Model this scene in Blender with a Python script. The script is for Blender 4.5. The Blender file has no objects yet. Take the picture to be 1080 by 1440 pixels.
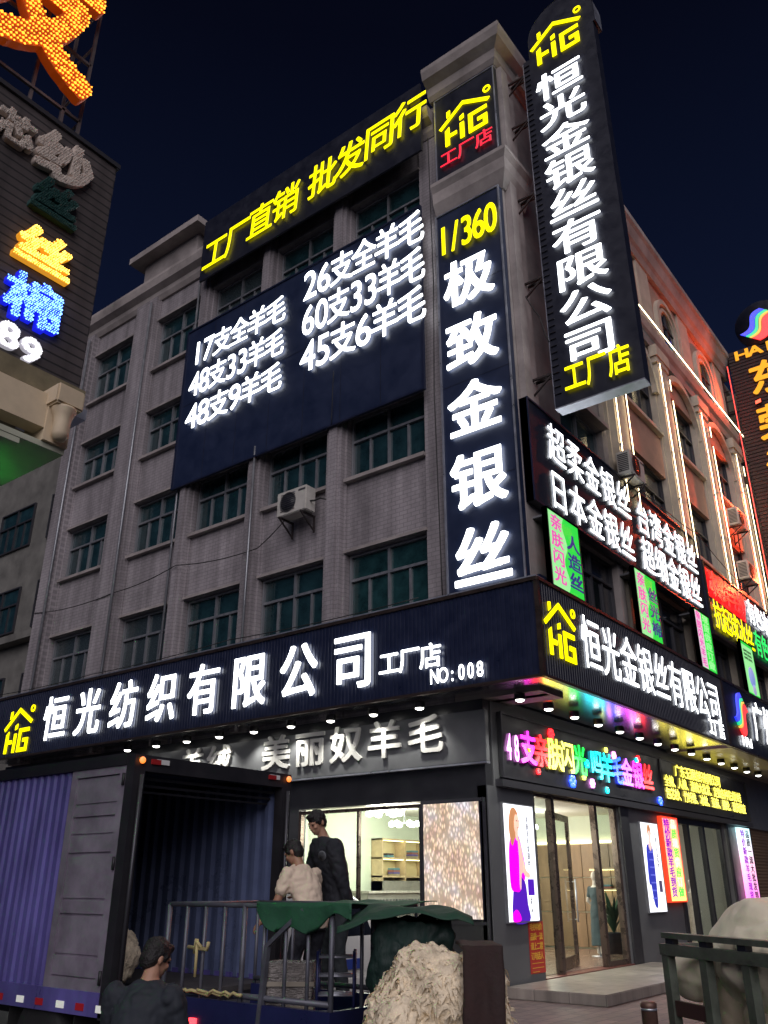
import bpy, bmesh, math, random
import numpy as np
from mathutils import Vector, Matrix, noise
from mathutils.geometry import tessellate_polygon
R = math.radians
random.seed(7)
S = bpy.context.scene
COL = S.collection

# ------------------------------------------------------------------ camera, world, sun, exposure
cam_d = bpy.data.cameras.new('camera')
cam = bpy.data.objects.new('camera', cam_d); COL.objects.link(cam)
cam.location = (-13.261, -7.995, 1.8)
cam.rotation_euler = (R(90 + 23.824), 0, R(37.734 - 90))
cam_d.sensor_fit = 'VERTICAL'; cam_d.sensor_height = 36.0; cam_d.lens = 1189 / 1440 * 36
cam_d.clip_start = 0.1; cam_d.clip_end = 1500
S.camera = cam
W = bpy.data.worlds.new('World'); S.world = W; W.use_nodes = True
wn = W.node_tree.nodes; wl = W.node_tree.links
bg = wn['Background']
tc = wn.new('ShaderNodeTexCoord'); sx = wn.new('ShaderNodeSeparateXYZ'); cr = wn.new('ShaderNodeValToRGB')
wl.new(tc.outputs['Generated'], sx.inputs[0]); wl.new(sx.outputs['Z'], cr.inputs[0]); wl.new(cr.outputs[0], bg.inputs[0])
cr.color_ramp.elements[0].position = 0.0; cr.color_ramp.elements[0].color = (.012, .019, .048, 1)
cr.color_ramp.elements[1].position = 1.0; cr.color_ramp.elements[1].color = (.0016, .0022, .006, 1)
e = cr.color_ramp.elements.new(.5); e.color = (.006, .0105, .034, 1)
e = cr.color_ramp.elements.new(.8); e.color = (.0022, .0032, .0105, 1)
bg.inputs[1].default_value = .66
sun_d = bpy.data.lights.new('sky_glow', 'SUN'); sun_d.energy = 1.5; sun_d.angle = R(60); sun_d.color = (1., .93, .99)
sun = bpy.data.objects.new('sky_glow', sun_d); COL.objects.link(sun)
sun.rotation_euler = Vector((.66, .5, -.56)).to_track_quat('-Z', 'Y').to_euler(); sun.location = (-30, -15, 20)
S.view_settings.view_transform = 'Standard'; S.view_settings.look = 'None'
S.view_settings.exposure = .22; S.view_settings.gamma = 1
S.cycles.use_denoising = True
S.cycles.max_bounces = 6; S.cycles.diffuse_bounces = 3; S.cycles.glossy_bounces = 3; S.cycles.transparent_max_bounces = 8
S.cycles.sample_clamp_indirect = 4.0; S.cycles.caustics_reflective = False; S.cycles.caustics_refractive = False

# ------------------------------------------------------------------ materials
def mat(name, col, rough=.6, metal=0., var=0., scale=4., bump=0., bscale=40., stain=0., emit=None, es=0., spec=.5, stretch=None):
    m = bpy.data.materials.new(name); m.use_nodes = True
    nt = m.node_tree; b = nt.nodes['Principled BSDF']
    b.inputs['Base Color'].default_value = (*col, 1); b.inputs['Roughness'].default_value = rough
    b.inputs['Metallic'].default_value = metal; b.inputs['Specular IOR Level'].default_value = spec
    if emit: b.inputs['Emission Color'].default_value = (*emit, 1); b.inputs['Emission Strength'].default_value = es
    if var or bump or stain:
        t = nt.nodes.new('ShaderNodeTexCoord'); mp = nt.nodes.new('ShaderNodeMapping'); nt.links.new(t.outputs['Object'], mp.inputs[0])
        if stretch: mp.inputs['Scale'].default_value = stretch
        if var:
            n = nt.nodes.new('ShaderNodeTexNoise'); n.inputs['Scale'].default_value = scale; n.inputs['Detail'].default_value = 6; n.inputs['Roughness'].default_value = .65
            nt.links.new(mp.outputs[0], n.inputs['Vector'])
            r = nt.nodes.new('ShaderNodeMapRange'); r.inputs[1].default_value = .3; r.inputs[2].default_value = .7
            r.inputs[3].default_value = 1 - var; r.inputs[4].default_value = 1 + var
            nt.links.new(n.outputs[0], r.inputs[0])
            mx = nt.nodes.new('ShaderNodeVectorMath'); mx.operation = 'SCALE'; mx.inputs[0].default_value = col
            nt.links.new(r.outputs[0], mx.inputs['Scale']); nt.links.new(mx.outputs[0], b.inputs['Base Color'])
            rr = nt.nodes.new('ShaderNodeMapRange'); rr.inputs[1].default_value = .3; rr.inputs[2].default_value = .7
            rr.inputs[3].default_value = max(0, rough - .12); rr.inputs[4].default_value = min(1, rough + .12)
            nt.links.new(n.outputs[0], rr.inputs[0]); nt.links.new(rr.outputs[0], b.inputs['Roughness'])
        if bump:
            n2 = nt.nodes.new('ShaderNodeTexNoise'); n2.inputs['Scale'].default_value = bscale; n2.inputs['Detail'].default_value = 4
            nt.links.new(mp.outputs[0], n2.inputs['Vector'])
            bp = nt.nodes.new('ShaderNodeBump'); bp.inputs['Strength'].default_value = bump; bp.inputs['Distance'].default_value = .02
            nt.links.new(n2.outputs[0], bp.inputs['Height']); nt.links.new(bp.outputs[0], b.inputs['Normal'])
    return m

def emi(name, col, s, body=(.3, .3, .3)):
    return mat(name, body, .4, emit=col, es=s)

def tile_mat(name, axes, col, mortar, bw, bh, msize=.012, var=.22, rough=.55, big=.35):
    """small wall tiles laid in object space; axes picks the two coordinates that run along the wall"""
    m = bpy.data.materials.new(name); m.use_nodes = True; nt = m.node_tree; b = nt.nodes['Principled BSDF']
    t = nt.nodes.new('ShaderNodeTexCoord'); s = nt.nodes.new('ShaderNodeSeparateXYZ'); c = nt.nodes.new('ShaderNodeCombineXYZ')
    nt.links.new(t.outputs['Object'], s.inputs[0]); nt.links.new(s.outputs[axes[0]], c.inputs[0]); nt.links.new(s.outputs[axes[1]], c.inputs[1])
    br = nt.nodes.new('ShaderNodeTexBrick'); nt.links.new(c.outputs[0], br.inputs['Vector'])
    br.inputs['Scale'].default_value = 1; br.inputs['Brick Width'].default_value = bw; br.inputs['Row Height'].default_value = bh
    br.inputs['Mortar Size'].default_value = msize; br.inputs['Mortar Smooth'].default_value = .2; br.offset = .5
    br.inputs['Color1'].default_value = (*[x * (1 + var * .5) for x in col], 1); br.inputs['Color2'].default_value = (*[x * (1 - var * .5) for x in col], 1)
    br.inputs['Mortar'].default_value = (*mortar, 1)
    n = nt.nodes.new('ShaderNodeTexNoise'); n.inputs['Scale'].default_value = .55; n.inputs['Detail'].default_value = 8; n.inputs['Roughness'].default_value = .7
    mp = nt.nodes.new('ShaderNodeMapping'); mp.inputs['Scale'].default_value = (1.6, 1.6, .55); nt.links.new(t.outputs['Object'], mp.inputs[0]); nt.links.new(mp.outputs[0], n.inputs['Vector'])
    r = nt.nodes.new('ShaderNodeMapRange'); r.inputs[1].default_value = .3; r.inputs[2].default_value = .7; r.inputs[3].default_value = 1 - big; r.inputs[4].default_value = 1 + big * .6
    nt.links.new(n.outputs[0], r.inputs[0])
    v = nt.nodes.new('ShaderNodeVectorMath'); v.operation = 'SCALE'; nt.links.new(br.outputs['Color'], v.inputs[0]); nt.links.new(r.outputs[0], v.inputs['Scale'])
    n3 = nt.nodes.new('ShaderNodeTexNoise'); n3.inputs['Scale'].default_value = 1.0; n3.inputs['Detail'].default_value = 5
    mp3 = nt.nodes.new('ShaderNodeMapping'); mp3.inputs['Scale'].default_value = (4.5, 4.5, .22); nt.links.new(t.outputs['Object'], mp3.inputs[0]); nt.links.new(mp3.outputs[0], n3.inputs['Vector'])
    r3 = nt.nodes.new('ShaderNodeMapRange'); r3.inputs[1].default_value = .42; r3.inputs[2].default_value = .68; r3.inputs[3].default_value = 1.08; r3.inputs[4].default_value = 1 - big * .75; nt.links.new(n3.outputs[0], r3.inputs[0])
    v3 = nt.nodes.new('ShaderNodeVectorMath'); v3.operation = 'SCALE'; nt.links.new(v.outputs[0], v3.inputs[0]); nt.links.new(r3.outputs[0], v3.inputs['Scale']); v = v3
    nt.links.new(v.outputs[0], b.inputs['Base Color']); b.inputs['Roughness'].default_value = rough
    bp = nt.nodes.new('ShaderNodeBump'); bp.inputs['Strength'].default_value = .35; bp.inputs['Distance'].default_value = .01; bp.invert = True
    nt.links.new(br.outputs['Fac'], bp.inputs['Height']); nt.links.new(bp.outputs[0], b.inputs['Normal'])
    return m

def glass_mat(name, tint=(.9, .95, .93), gl=.1):
    m = bpy.data.materials.new(name); m.use_nodes = True; nt = m.node_tree; nt.nodes.clear()
    o = nt.nodes.new('ShaderNodeOutputMaterial'); t = nt.nodes.new('ShaderNodeBsdfTransparent'); t.inputs[0].default_value = (*tint, 1)
    g = nt.nodes.new('ShaderNodeBsdfGlossy'); g.inputs['Roughness'].default_value = .02
    f = nt.nodes.new('ShaderNodeFresnel'); f.inputs[0].default_value = 1.45; mx = nt.nodes.new('ShaderNodeMixShader')
    ge = nt.nodes.new('ShaderNodeNewGeometry'); mu = nt.nodes.new('ShaderNodeMath'); mu.operation = 'SUBTRACT'; mu.use_clamp = True
    nt.links.new(f.outputs[0], mu.inputs[0]); nt.links.new(ge.outputs['Backfacing'], mu.inputs[1])
    nt.links.new(mu.outputs[0], mx.inputs[0]); nt.links.new(t.outputs[0], mx.inputs[1]); nt.links.new(g.outputs[0], mx.inputs[2]); nt.links.new(mx.outputs[0], o.inputs[0])
    return m

M = dict(
    asphalt=mat('asphalt', (.045, .045, .05), .75, var=.35, scale=1.3, bump=.5, bscale=60),
    paver=tile_mat('paver', ('X', 'Y'), (.13, .09, .08), (.05, .04, .04), .42, .21, .012, .4, .6),
    step=tile_mat('step_stone', ('X', 'Y'), (.27, .24, .21), (.12, .1, .09), 1.2, .6, .006, .25, .35),
    tileL=tile_mat('mosaic_tile_front', ('Y', 'Z'), (.33, .3, .31), (.24, .22, .23), .21, .095, .010, .12),
    tileR=tile_mat('mosaic_tile_side', ('X', 'Z'), (.33, .3, .31), (.24, .22, .23), .21, .095, .010, .12),
    plaster=mat('plaster', (.32, .285, .27), .7, var=.3, scale=1.2, bump=.15),
    cornice=mat('cornice_paint', (.36, .32, .3), .7, var=.35, scale=1.0, bump=.15),
    salmon=mat('salmon_paint', (.5, .27, .2), .65, var=.22, scale=1.4, bump=.1),
    column=mat('column_paint', (.52, .46, .37), .6, var=.18, scale=2),
    alu=mat('aluminium', (.3, .31, .33), .4, .6, var=.15, scale=6),
    darkalu=mat('dark_aluminium', (.07, .07, .08), .4, .5),
    pane_b=mat('green_window_glass', (.012, .042, .044), .16, var=.6, scale=3.1, spec=.7), pane_c=mat('curtained_window_glass', (.035, .05, .055), .2, var=.5, scale=5, stretch=(6, 6, .4), spec=.7),
    pane=mat('window_glass', (.012, .036, .042), .12, var=.55, scale=2.2, spec=.7),
    paned=mat('dark_window_glass', (.01, .012, .016), .12, var=.5, scale=2, spec=.7),
    litpane=mat('backlit_pane', (.02, .02, .02), .2, emit=(1, .35, .05), es=.0),
    navy=mat('navy_sign_metal', (.012, .017, .044), .38, .0, var=.2, scale=3, spec=.5),
    navyboard=mat('navy_board', (.011, .02, .056), .5, var=.2, scale=1.5),
    black=mat('black_board', (.013, .015, .028), .45, var=.2, scale=3),
    bronze=mat('bronze_trim', (.09, .065, .055), .35, .7, var=.2, scale=5),
    steelpale=mat('pale_steel', (.5, .52, .58), .35, .7, var=.2, scale=3),
    soffit=mat('brushed_soffit_metal', (.8, .8, .84), .2, 1.),
    soffit2=mat('painted_soffit', (.45, .42, .36), .35, var=.1, scale=3),
    greypanel=mat('grey_panel', (.13, .135, .14), .4, .1, var=.12, scale=2),
    darkpanel=mat('charcoal_panel', (.035, .036, .04), .38, .1, var=.2, scale=2),
    framemet=mat('brown_door_metal', (.14, .1, .085), .3, .7, var=.2, scale=4),
    greyletter=mat('grey_letter', (.6, .6, .56), .45, var=.08, scale=5),
    ac=mat('cream_ac_case', (.55, .53, .48), .5, var=.2, scale=3),
    acgrille=mat('dark_grille', (.06, .06, .065), .5),
    white=mat('white_plastic', (.7, .7, .68), .4),
    glass=glass_mat('shop_glass'),
    mint=mat('pale_mint_wall', (.62, .68, .56), .6, var=.06, scale=1),
    shopfloor=tile_mat('shop_floor', ('X', 'Y'), (.32, .22, .18), (.16, .1, .09), .8, .8, .006, .15, .25),
    wood=mat('wood_panelling', (.26, .17, .1), .5, var=.35, scale=2.5, stretch=(1.5, 1.5, .3)),
    shelfwood=mat('shelf_wood', (.45, .34, .2), .5, var=.25, scale=4),
    downcase=mat('black_lamp_case', (.02, .02, .022), .35, .3),
    rust=mat('painted_steel_bracket', (.05, .04, .04), .6, .5, var=.3, scale=8),
    wire=mat('black_cable', (.015, .015, .015), .6),
    rubber=mat('rubber', (.015, .015, .016), .75, bump=.2),
)
E_ = dict(
    white=emi('white_led', (.93, .97, 1.0), 4.2),
    whites=emi('white_led_small', (.93, .97, 1.0), 2.6),
    yellow=emi('yellow_led', (1., .86, .0), 1.6, (.4, .35, 0)),
    red=emi('red_led', (1., .02, .05), 1.3, (.4, .02, .02)),
    redhot=emi('red_led_panel', (1., .012, .012), 2.2, (.4, .02, .02)),
    green=emi('green_led', (.02, .8, .12), 1.3, (.02, .3, .05)),
    warm=emi('warm_tube', (1., .8, .45), 7.5),
    amber=emi('amber_led', (1., .4, .015), .95, (.4, .2, .02)),
    lamp=emi('downlight_lens', (1., .97, .9), 9.),
    magenta=emi('magenta_led', (1., .02, .8), 3.75), pink=emi('pink_led', (1., .3, 1.), 3.25), orange=emi('orange_led', (1., .22, .0), 3.75),
    lime=emi('lime_led', (.85, .85, .12), 3.00), grn=emi('grass_led', (.0, .8, .05), 3.25), cyan=emi('cyan_led', (.0, .7, .8), 3.50),
    blue=emi('blue_led', (.01, .06, 1.), 5.25), violet=emi('violet_led', (.6, .12, 1.), 3.50), redt=emi('scarlet_led', (1., .01, .015), 4.00),
    gold=emi('gold_led', (1., .85, .08), 3.00),
)

SIDE = {}   # returns of the raised letters: the same acrylic, glowing far less than the face
for k, m in list(E_.items()):
    c = m.node_tree.nodes['Principled BSDF'].inputs
    SIDE[m.name] = emi(m.name + '_return', tuple(c['Emission Color'].default_value)[:3], c['Emission Strength'].default_value * .07)

# ------------------------------------------------------------------ mesh helpers
def tag(o, label=None, cat=None, group=None, kind=None):
    if label: o['label'] = label
    if cat: o['category'] = cat
    if group: o['group'] = group
    if kind: o['kind'] = kind
    return o

class MB:
    """collects boxes, bars and tubes; build() links them as one mesh object"""
    def __init__(s): s.v = []; s.f = []; s.sm = []; s.mi = {}; s.ch = []
    def add(s, vs, fs, smooth=False):
        k = len(s.v); s.ch.append((k, k + len(vs), len(s.f), len(s.f) + len(fs))); s.v += [tuple(p) for p in vs]; s.f += [tuple(i + k for i in f) for f in fs]; s.sm += [smooth] * len(fs); return s
    def box(s, x0, x1, y0, y1, z0, z1):
        if x0 > x1: x0, x1 = x1, x0
        if y0 > y1: y0, y1 = y1, y0
        if z0 > z1: z0, z1 = z1, z0
        return s.add([(x0, y0, z0), (x1, y0, z0), (x1, y1, z0), (x0, y1, z0), (x0, y0, z1), (x1, y0, z1), (x1, y1, z1), (x0, y1, z1)],
                     [(0, 3, 2, 1), (4, 5, 6, 7), (0, 1, 5, 4), (1, 2, 6, 5), (2, 3, 7, 6), (3, 0, 4, 7)])
    def bar(s, a, b, w, h=None):
        a = Vector(a); b = Vector(b); h = h or w; d = (b - a).normalized()
        up = Vector((0, 0, 1)) if abs(d.z) < .95 else Vector((0, 1, 0))
        x = d.cross(up).normalized() * w / 2; y = x.cross(d).normalized() * h / 2
        vs = [a - x - y, a + x - y, a + x + y, a - x + y, b - x - y, b + x - y, b + x + y, b - x + y]
        return s.add(vs, [(0, 3, 2, 1), (4, 5, 6, 7), (0, 1, 5, 4), (1, 2, 6, 5), (2, 3, 7, 6), (3, 0, 4, 7)])
    def tube(s, pts, r, n=8, cap=True):
        pts = [Vector(p) for p in pts]; rs = r if isinstance(r, (list, tuple)) else [r] * len(pts)
        vs = []; fs = []
        up = Vector((0, 0, 1))
        for i, p in enumerate(pts):
            d = (pts[min(i + 1, len(pts) - 1)] - pts[max(i - 1, 0)]).normalized()
            u = up if abs(d.z) < .95 else Vector((0, 1, 0))
            x = d.cross(u).normalized(); y = x.cross(d).normalized()
            for k in range(n):
                a = 2 * math.pi * k / n; vs.append(p + (x * math.cos(a) + y * math.sin(a)) * rs[i])
        for i in range(len(pts) - 1):
            for k in range(n):
                fs.append((i * n + k, i * n + (k + 1) % n, (i + 1) * n + (k + 1) % n, (i + 1) * n + k))
        if cap: fs += [tuple(range(n))[::-1], tuple((len(pts) - 1) * n + k for k in range(n))]
        return s.add(vs, fs, True)
    def lathe(s, prof, c=(0, 0, 0), n=20, axis='z'):
        vs = []; fs = []
        for r, z in prof:
            for k in range(n):
                a = 2 * math.pi * k / n; p = (r * math.cos(a), r * math.sin(a), z)
                if axis == 'x': p = (p[2], p[0], p[1])
                if axis == 'y': p = (p[1], p[2], p[0])
                vs.append((p[0] + c[0], p[1] + c[1], p[2] + c[2]))
        m = len(prof)
        for i in range(m - 1):
            for k in range(n): fs.append((i * n + k, i * n + (k + 1) % n, (i + 1) * n + (k + 1) % n, (i + 1) * n + k))
        fs += [tuple(range(n))[::-1], tuple((m - 1) * n + k for k in range(n))]
        return s.add(vs, fs, True)
    def prism(s, poly, z0, z1, plane='xy', smooth=False):
        """polygon (2D) pushed from z0 to z1 along the axis left out of plane"""
        def P(a, b, c): return {'xy': (a, b, c), 'xz': (a, c, b), 'yz': (c, a, b)}[plane]
        n = len(poly); vs = [P(a, b, z0) for a, b in poly] + [P(a, b, z1) for a, b in poly]
        fs = [(i, (i + 1) % n, n + (i + 1) % n, n + i) for i in range(n)]
        tri = tessellate_polygon([[Vector((a, b, 0)) for a, b in poly]])
        fs += [tuple(t) for t in tri] + [tuple(n + i for i in t) for t in tri]
        return s.add(vs, fs, smooth)
    def ell(s, c, r, n=14, m=9, rot=None):
        vs = []; fs = []
        for i in range(m + 1):
            t = math.pi * i / m
            for k in range(n):
                a = 2 * math.pi * k / n
                p = Vector((r[0] * math.sin(t) * math.cos(a), r[1] * math.sin(t) * math.sin(a), r[2] * math.cos(t)))
                if rot: p = rot @ p
                vs.append(p + Vector(c))
        for i in range(m):
            for k in range(n): fs.append((i * n + k, i * n + (k + 1) % n, (i + 1) * n + (k + 1) % n, (i + 1) * n + k))
        return s.add(vs, fs, True)
    def split(s, name, m, parent=None, bevel=0.):
        out = []
        for v0, v1, f0, f1 in s.ch:
            q = MB(); q.v = s.v[v0:v1]; q.f = [tuple(i - v0 for i in f) for f in s.f[f0:f1]]; q.sm = s.sm[f0:f1]; out.append(q.build(name, m, parent, bevel))
        return out
    def build(s, name, m, parent=None, bevel=0.):
        me = bpy.data.meshes.new(name); me.from_pydata(s.v, [], s.f)
        me.polygons.foreach_set('use_smooth', s.sm)
        if s.mi:
            for k, q in s.mi.items(): me.polygons[k].material_index = q
        bm = bmesh.new(); bm.from_mesh(me)
        bmesh.ops.remove_doubles(bm, verts=bm.verts, dist=1e-5)
        if not s.mi: bmesh.ops.recalc_face_normals(bm, faces=bm.faces)
        if bevel:
            bmesh.ops.bevel(bm, geom=[ed for ed in bm.edges if len(ed.link_faces) == 2 and ed.calc_face_angle(0) > .6], offset=bevel, segments=2, affect='EDGES', clamp_overlap=True)
        bm.to_mesh(me); bm.free()
        o = bpy.data.objects.new(name, me); COL.objects.link(o); me.materials.append(m)
        if s.mi: me.materials.append(SIDE.get(m.name, m))
        if parent: o.parent = parent
        return o

def empty(name, loc, rz=0, label=None, cat=None, group=None):
    o = bpy.data.objects.new(name, None); COL.objects.link(o); o.location = loc; o.rotation_euler = (0, 0, rz); o.empty_display_size = .2
    return tag(o, label, cat, group)

def copy_tree(o, parent=None):
    c = o.copy(); COL.objects.link(c)
    if parent: c.parent = parent; c.matrix_parent_inverse = o.matrix_parent_inverse.copy()
    for ch in list(o.children): copy_tree(ch, c)
    return c

# ------------------------------------------------------------------ lettering: bold outlines made from the built-in font's glyphs
ALL = ('发芯纱丝棉89工厂直销批发同行17支全羊毛48支33羊毛9 26支全羊毛60支45支6店1/360极致金银丝恒光有限公司超柔日本台湾细亲肤闪光人造抗起球冰有色'
       '纺织NO:008美丽奴绒吗广东莞海HAI州批发竹纤维、各种花式纱线亚麻包芯加工腈纶涤棉全人大衣冰感特价新款到货现货供应定做样品间请上二楼订电话无厂品质一流GiR®国·玉源百货-')
_tri = {}
def _load_glyphs():
    tmp = {}
    for ch in sorted(set(ALL) - {' '}):
        cu = bpy.data.curves.new('g', 'FONT'); cu.body = ch; cu.resolution_u = 4
        o = bpy.data.objects.new('g', cu); COL.objects.link(o); tmp[ch] = o
    bpy.context.view_layer.update(); dg = bpy.context.evaluated_depsgraph_get()
    for ch, o in tmp.items():
        me = o.evaluated_get(dg).to_mesh(); me.calc_loop_triangles()
        vs = np.array([v.co[:2] for v in me.vertices]) if len(me.vertices) else np.zeros((0, 2))
        _tri[ch] = vs, np.array([t.vertices[:] for t in me.loop_triangles])
        o.evaluated_get(dg).to_mesh_clear()
    for o in tmp.values():
        cu = o.data; bpy.data.objects.remove(o); bpy.data.curves.remove(cu)
_load_glyphs()
_b = _tri['国'][0]; EM0 = _b.min(0); EM1 = _b.max(0)
_d = _tri['8'][0]; DG = (_d.min(0), _d.max(0))
NG = 104; PADG = 16; NT = NG + 2 * PADG
_ras = {}
def raster(ch):
    if ch in _ras: return _ras[ch]
    vs, ts = _tri[ch]
    if ord(ch) > 0x2e80: lo, hi = EM0, EM1
    else: lo, hi = vs.min(0), vs.max(0)
    if ord(ch) > 0x2e80: p = (vs - lo) / (hi - lo) * NG + PADG
    else:
        g0, g1 = DG; sc_ = NG / (g1[1] - g0[1]); p = (vs - [(lo[0] + hi[0]) / 2, g0[1]]) * sc_ + [NT / 2, PADG]
    im = np.zeros((NT, NT), bool)
    for t in ts:
        a, b, c = p[t]
        x0, y0 = np.maximum(0, np.floor(np.minimum(np.minimum(a, b), c))).astype(int); x1, y1 = np.minimum(NT - 1, np.ceil(np.maximum(np.maximum(a, b), c))).astype(int)
        if x1 < x0 or y1 < y0: continue
        X, Y = np.meshgrid(np.arange(x0, x1 + 1), np.arange(y0, y1 + 1))
        e = lambda u, v: (v[0] - u[0]) * (Y - u[1]) - (v[1] - u[1]) * (X - u[0])
        e1, e2, e3 = e(a, b), e(b, c), e(c, a)
        im[y0:y1 + 1, x0:x1 + 1] |= ((e1 >= -.02) & (e2 >= -.02) & (e3 >= -.02)) | ((e1 <= .02) & (e2 <= .02) & (e3 <= .02))
    _ras[ch] = im
    return im
def dilated(ch, rx, ry):
    im = raster(ch); ax, ay = rx * NG, ry * NG; out = im.copy()
    for dy in range(-int(ay + 1), int(ay + 2)):
        for dx in range(-int(ax + 1), int(ax + 2)):
            if abs(dx / max(ax, .01)) ** 5 + abs(dy / max(ay, .01)) ** 5 <= 1.0: out |= np.roll(np.roll(im, dy, 0), dx, 1)
    f = out.astype(float)
    for _ in range(1):
        f = (np.roll(f, 1, 0) + 2 * f + np.roll(f, -1, 0)) / 4; f = (np.roll(f, 1, 1) + 2 * f + np.roll(f, -1, 1)) / 4
    return f
def _dp(pts, tol):
    if len(pts) < 3: return pts
    a, b = np.array(pts[0]), np.array(pts[-1]); d = b - a; L = np.hypot(*d)
    q = np.array(pts) - a
    ds = np.abs(d[0] * q[:, 1] - d[1] * q[:, 0]) / L if L > 1e-9 else np.hypot(q[:, 0], q[:, 1])
    i = int(ds.argmax())
    if ds[i] <= tol: return [pts[0], pts[-1]]
    return _dp(pts[:i + 1], tol)[:-1] + _dp(pts[i:], tol)
def contours(f):
    ins = f > .5; loops = []; nxt = {}
    c = ins[:-1, :-1] * 1 + ins[:-1, 1:] * 2 + ins[1:, 1:] * 4 + ins[1:, :-1] * 8
    TB = {1: [('l', 'b')], 2: [('b', 'r')], 3: [('l', 'r')], 4: [('r', 't')], 5: [('l', 'b'), ('r', 't')], 6: [('b', 't')], 7: [('l', 't')],
          8: [('t', 'l')], 9: [('t', 'b')], 10: [('b', 'r'), ('t', 'l')], 11: [('t', 'r')], 12: [('r', 'l')], 13: [('r', 'b')], 14: [('b', 'l')]}
    def key(e, i, j): return {'b': ('h', i, j), 't': ('h', i + 1, j), 'l': ('v', i, j), 'r': ('v', i, j + 1)}[e]
    for i, j in zip(*np.nonzero((c > 0) & (c < 15))):
        for a, b in TB[int(c[i, j])]: nxt[key(a, i, j)] = key(b, i, j)
    def pt(k):
        if k[0] == 'h':
            a, b = f[k[1], k[2]], f[k[1], k[2] + 1]; return (k[2] + (.5 - a) / (b - a), k[1])
        a, b = f[k[1], k[2]], f[k[1] + 1, k[2]]; return (k[2], k[1] + (.5 - a) / (b - a))
    while nxt:
        k0, k = next(iter(nxt.items())); del nxt[k0]; loop = [pt(k0)]
        while k != k0 and k in nxt: loop.append(pt(k)); k = nxt.pop(k)
        if len(loop) < 6: continue
        q = np.array(loop); far = int(((q - q[0]) ** 2).sum(1).argmax())
        loop = _dp(loop[:far + 1], .32)[:-1] + _dp(loop[far:] + [loop[0]], .32)[:-1]
        if len(loop) >= 3: loops.append([((x - PADG) / NG, (y - PADG) / NG) for x, y in loop])
    return loops
def _area(l): return sum(l[i - 1][0] * l[i][1] - l[i][0] * l[i - 1][1] for i in range(len(l))) / 2
def _inside(p, l):
    c = False
    for i in range(len(l)):
        (x0, y0), (x1, y1) = l[i - 1], l[i]
        if (y0 > p[1]) != (y1 > p[1]) and p[0] < (x1 - x0) * (p[1] - y0) / (y1 - y0) + x0: c = not c
    return c
def fill(lp):
    off = []; k = 0
    for l in lp: off.append(k); k += len(l)
    depth = [sum(_inside(l[0], m) for m in lp if m is not l) for l in lp]; tri = []
    for i, l in enumerate(lp):
        if depth[i] % 2: continue
        grp = [i] + [j for j, m in enumerate(lp) if depth[j] == depth[i] + 1 and _inside(m[0], l)]
        idx = [off[g] + q for g in grp for q in range(len(lp[g]))]
        for t in tessellate_polygon([[Vector((x, y, 0)) for x, y in lp[g]] for g in grp]): tri.append(tuple(idx[q] for q in t))
    return tri
_shape = {}
def shape(ch, rx, ry):
    k = (ch, round(rx, 3), round(ry, 3))
    if k not in _shape:
        lp = contours(dilated(ch, rx, ry)); flat = [p for l in lp for p in l]
        tri = fill(lp)
        _shape[k] = lp, flat, tri
    return _shape[k]
def glyph(mb, ch, x, y, w, h, z0, d, rx=.03, ry=.03, shear=0.):
    """one raised letter in the sign's own plane: x right, y up, z out of the board"""
    lp, flat, tri = shape(ch, rx, ry)
    T = lambda p, z: (x + p[0] * w + p[1] * h * shear, y + p[1] * h, z)
    n = len(flat); vs = [T(p, z0 + d) for p in flat] + [T(p, z0) for p in flat]
    fs = [tuple(t) for t in tri]; k = 0
    nt = len(fs)
    for l in lp:
        m = len(l); fs += [(k + i, k + (i + 1) % m, n + k + (i + 1) % m, n + k + i) for i in range(m)]; k += m
    b0 = len(mb.f); mb.add(vs, fs)
    for q in range(b0 + nt, b0 + len(fs)): mb.mi[q] = 1
    if d >= .015: mb.add([(v[0], v[1], z0) for v in vs[:n]], [tuple(t)[::-1] for t in tri])  # glowing back face, added to throw a bloom-like halo onto the board
def chars(root, text, x, y, w, h, pitch, m, z0=.012, d=.04, bold=(.03, .03), vert=False, name='character', shear=0., latin=1.25):
    for i, ch in enumerate(text):
        if ch == ' ': continue
        mb = MB(); mm = m[i % len(m)] if isinstance(m, list) else m
        if ord(ch) < 0x2e80 and not vert and ch not in '·':
            ww = w * latin; glyph(mb, ch, x + pitch * i + (w - ww) / 2, y + h * .02, ww, h * .95, z0, d, *bold, shear)
        elif vert: glyph(mb, ch, x, y - pitch * i, w, h, z0, d, *bold, shear)
        else: glyph(mb, ch, x + pitch * i, y, w, h, z0, d, *bold, shear)
        mb.build(name, mm, root)
def mixed(root, text, x, y, width, h, m, bold, dk=.66, z0=.05, d=.025):
    """characters and slimmer digits sharing one line of the given width"""
    tot = sum(1 if ord(c) > 0x2e80 else dk for c in text); u = width / tot; q = x
    for c in text:
        mb = MB(); k = 1 if ord(c) > 0x2e80 else dk
        if k < 1: glyph(mb, c, q + u * k / 2 - u * .48, y, u * .96, h * .97, z0, d, bold[0] * .8, bold[1] * .8)
        else: glyph(mb, c, q + u * .03, y, u * .92, h, z0, d, *bold)
        mb.build('character', m, root); q += u * k
def textline(root, text, x, y, w, h, m, z0=.01, d=.01, bold=(.02, .02), vert=False, name='text_line'):
    """a whole line of small print as one part"""
    mb = MB(); n = len(text)
    for i, ch in enumerate(text):
        if ch == ' ': continue
        k = 1.
        if vert: glyph(mb, ch, x, y - h * 1.12 * i, w, h, z0, d, *bold)
        else: glyph(mb, ch, x + w * 1.08 * i + (1 - k) * w / 2, y, w * k, h, z0, d, *bold)
    return mb.build(name, m, root)
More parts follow.
